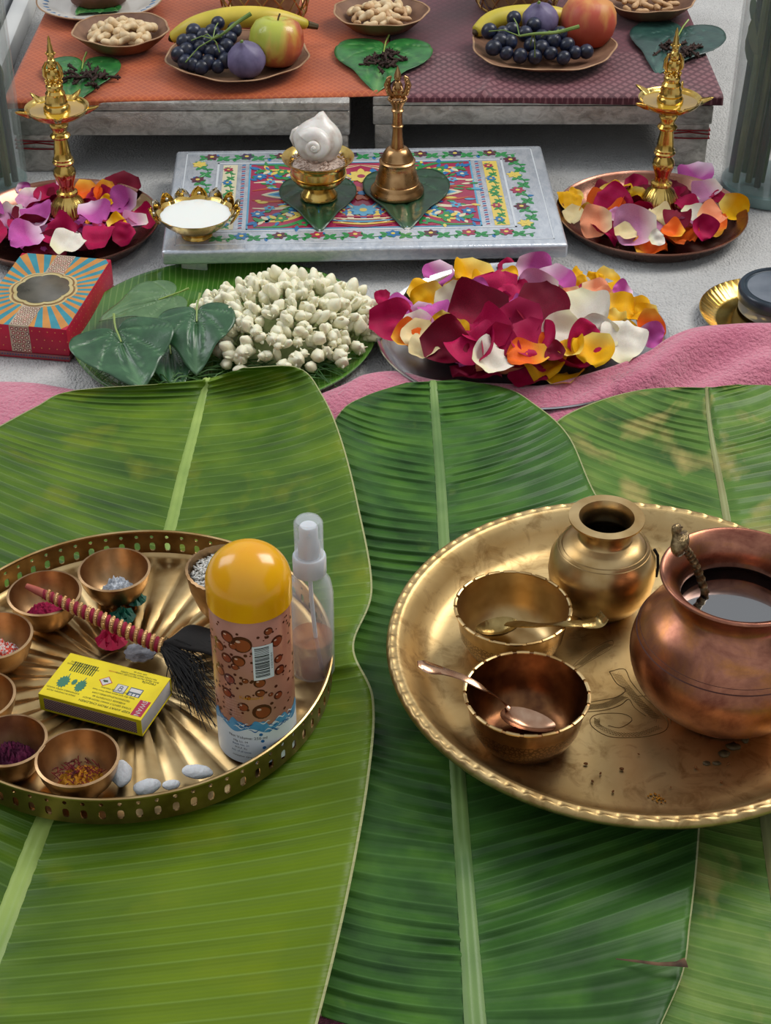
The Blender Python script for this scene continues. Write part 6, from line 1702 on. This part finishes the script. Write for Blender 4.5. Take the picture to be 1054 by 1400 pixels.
# ---- lattice holders at the very back
def lattice(label, px, py, r0, r1, h):
    q = P(px, py, IZ); t = thing('lattice_holder', label, 'holder', (q.x, q.y, IZ))
    n = 16; BR_ = BRASS
    for dr_ in (1, -1):
        mb = MB()
        for k in range(n):
            mb.tube([((r0 + (r1 - r0) * (i / 14) ** .6) * cos(2 * pi * k / n + dr_ * i * .075), (r0 + (r1 - r0) * (i / 14) ** .6) * sin(2 * pi * k / n + dr_ * i * .075), h * i / 14) for i in range(15)], .0011, 5)
        mb.build('crossed_wires', BR_, t)
    for rr, z in ((r0, 0.001), (r1, h)): MB().tube([(rr * cos(a), rr * sin(a), z) for a in [i * pi / 24 for i in range(49)]], .0016, 6).build('ring', GOLD, t)
    MB().lathe([(0.0001, .002), (r0 * .8, .002), (r0 * .95, h * .3), (r0 * .98, h * .8), (r0 * .94, h * .8), (r0 * .88, h * .3), (0.0001, .005)], 40).build('inner_cup', AREL, t)
lattice('gold lattice holder behind the orange cloth fruit plate', 363, 20, .046, .060, .075)
lattice('gold lattice holder behind the maroon cloth fruit plate', 706, 6, .046, .060, .075)

# ---- white plate with brown pot, top left
c, r = circ(49, 223, -1, IZ + .011)
t = thing('white_plate', 'white plate with blue patterned edge at top left on orange cloth', 'plate', (c.x, c.y, IZ))
MB().lathe([(0.0001, 0), (r * .6, 0), (r * .7, .002), (r * .97, .0105), (r, .011), (r * .97, .0118), (r * .7, .004), (r * .6, .0025), (0.0001, .0025)], 72).build('plate_body', mat('white_glaze', '#ded9d0', '#d2ccc2', .2, 0, 30, coat=.5), t)
for k in range(36):
    a = k * pi / 18; MB().ball(.0042, .0020, .0004, 10, 6).build('blue_motif', bpy.data.materials['enamel_blue'], t, (r * .86 * cos(a), r * .86 * sin(a), .0087), (0, -.28, a + .6 * (k % 2)))
MB().tube([(r * .99 * cos(a), r * .99 * sin(a), .0114) for a in [i * pi / 36 for i in range(73)]], .0010, 6).build('tan_rim', AREL, t)
c3 = P(136, 2, IZ + .004)
pt_ = thing('clay_pot', 'dark brown clay pot standing on the white plate at top left', 'pot', (c3.x, c3.y, IZ + .0045))
MB().lathe([(0.0001, 0), (.030, 0), (.034, .003), (.0365, .02), (.038, .04), (.040, .043), (.040, .048), (.037, .048), (.034, .04), (.031, .006), (0.0001, .005)], 48).build('pot_body', mat('brown_clay', '#6d3f30', '#53301f', .5, 0, 40, .2, 200), pt_, sharp=50)
betel('betel_leaf', 'green leaf lying between clay pot and white plate', Vector((c3.x + .012, c3.y - .010, IZ + .0062)), Vector((c3.x - .022, c3.y - .046, IZ + .0065)), .055, BT[3], cup=.03, wav=.001, seed=11)

# ---- glass vases with stems
VG = clear('vase_glass', '#a8b6b2', .06, .03, .32)
STM = [mat('stem_green', '#3c5a2c', '#2a4420', .5, 0, 30), mat('stem_olive', '#5d6438', '#45502a', .5, 0, 30), mat('stem_dark', '#1e2a1a', '#141c12', .5, 0, 30)]
def vase(label, x, y, r, seed, ns_v, lean):
    rn = random.Random(seed); t = thing('glass_vase', label, 'vase', (x, y, .001))
    MB().lathe([(0.0001, 0), (r * .97, 0), (r, .003), (r, .34), (r - .003, .34), (r - .003, .014), (0.0001, .014)], 56).build('glass_wall', VG, t, sharp=50)
    MB().lathe([(0.0001, .0006), (r * .96, .0006), (r * .985, .004), (r * .985, .012), (0.0001, .0132)], 56).build('thick_base', mat('teal_glass_base_%d' % seed, '#7d9a98', '#67827f', .15, .1, 20, coat=.6), t)
    gp = [(a * .26 * r + (.13 * r if b % 2 else 0), b * .24 * r) for a in range(-3, 4) for b in range(-3, 4)]
    gp = [p for p in gp if p[0] ** 2 + p[1] ** 2 < (.74 * r) ** 2]; rn.shuffle(gp)
    for i, (gx_, gy_) in enumerate(gp[:ns_v]):
        lx = lean * .012
        p0, p1 = Vector((gx_ - lx * .5, gy_, .016)), Vector((gx_ + lx * .5, gy_, .36))
        s = MB().tube([p0, p0.lerp(p1, .3) + Vector((.0015, .001, 0)), p0.lerp(p1, .7), p1], [.0036, .0040, .0038, .0034], 8)
        f = thing('cut_stem', '%s flower stem in the %s vase' % (('green', 'olive', 'blackish')[i % 3], 'right' if x > 0 else 'left'), 'stem', (x, y, .001), group='stems in the %s vase' % ('right' if x > 0 else 'left'))
        s.build('stalk', STM[i % 3], f)
        lm = MB()
        for k in range(3):
            z = rn.uniform(.05, .30); pp = p0.lerp(p1, z / .36); an = rn.random() * 6.28
            def lf2_(u, v, pp=pp, an=an): s_ = (v - .5) * 2; l = .05 * u; wd3 = .007 * sin(pi * min(u + .05, 1)); return pp + Vector((cos(an) * .012 * sin(u * 2) - sin(an) * s_ * wd3, sin(an) * .012 * sin(u * 2) + cos(an) * s_ * wd3, l))
            lm.grid(6, 2, lf2_)
        lm.build('leaf', STM[i % 3], f, sharp=0)
vase('tall clear glass vase of stems standing at the right edge behind the copper plate', .413, 1.672, .0525, 3, 20, 1)
vase('tall clear glass vase of stems cut by the left edge behind the copper plate', -.430, 1.672, .0455, 9, 11, -1)
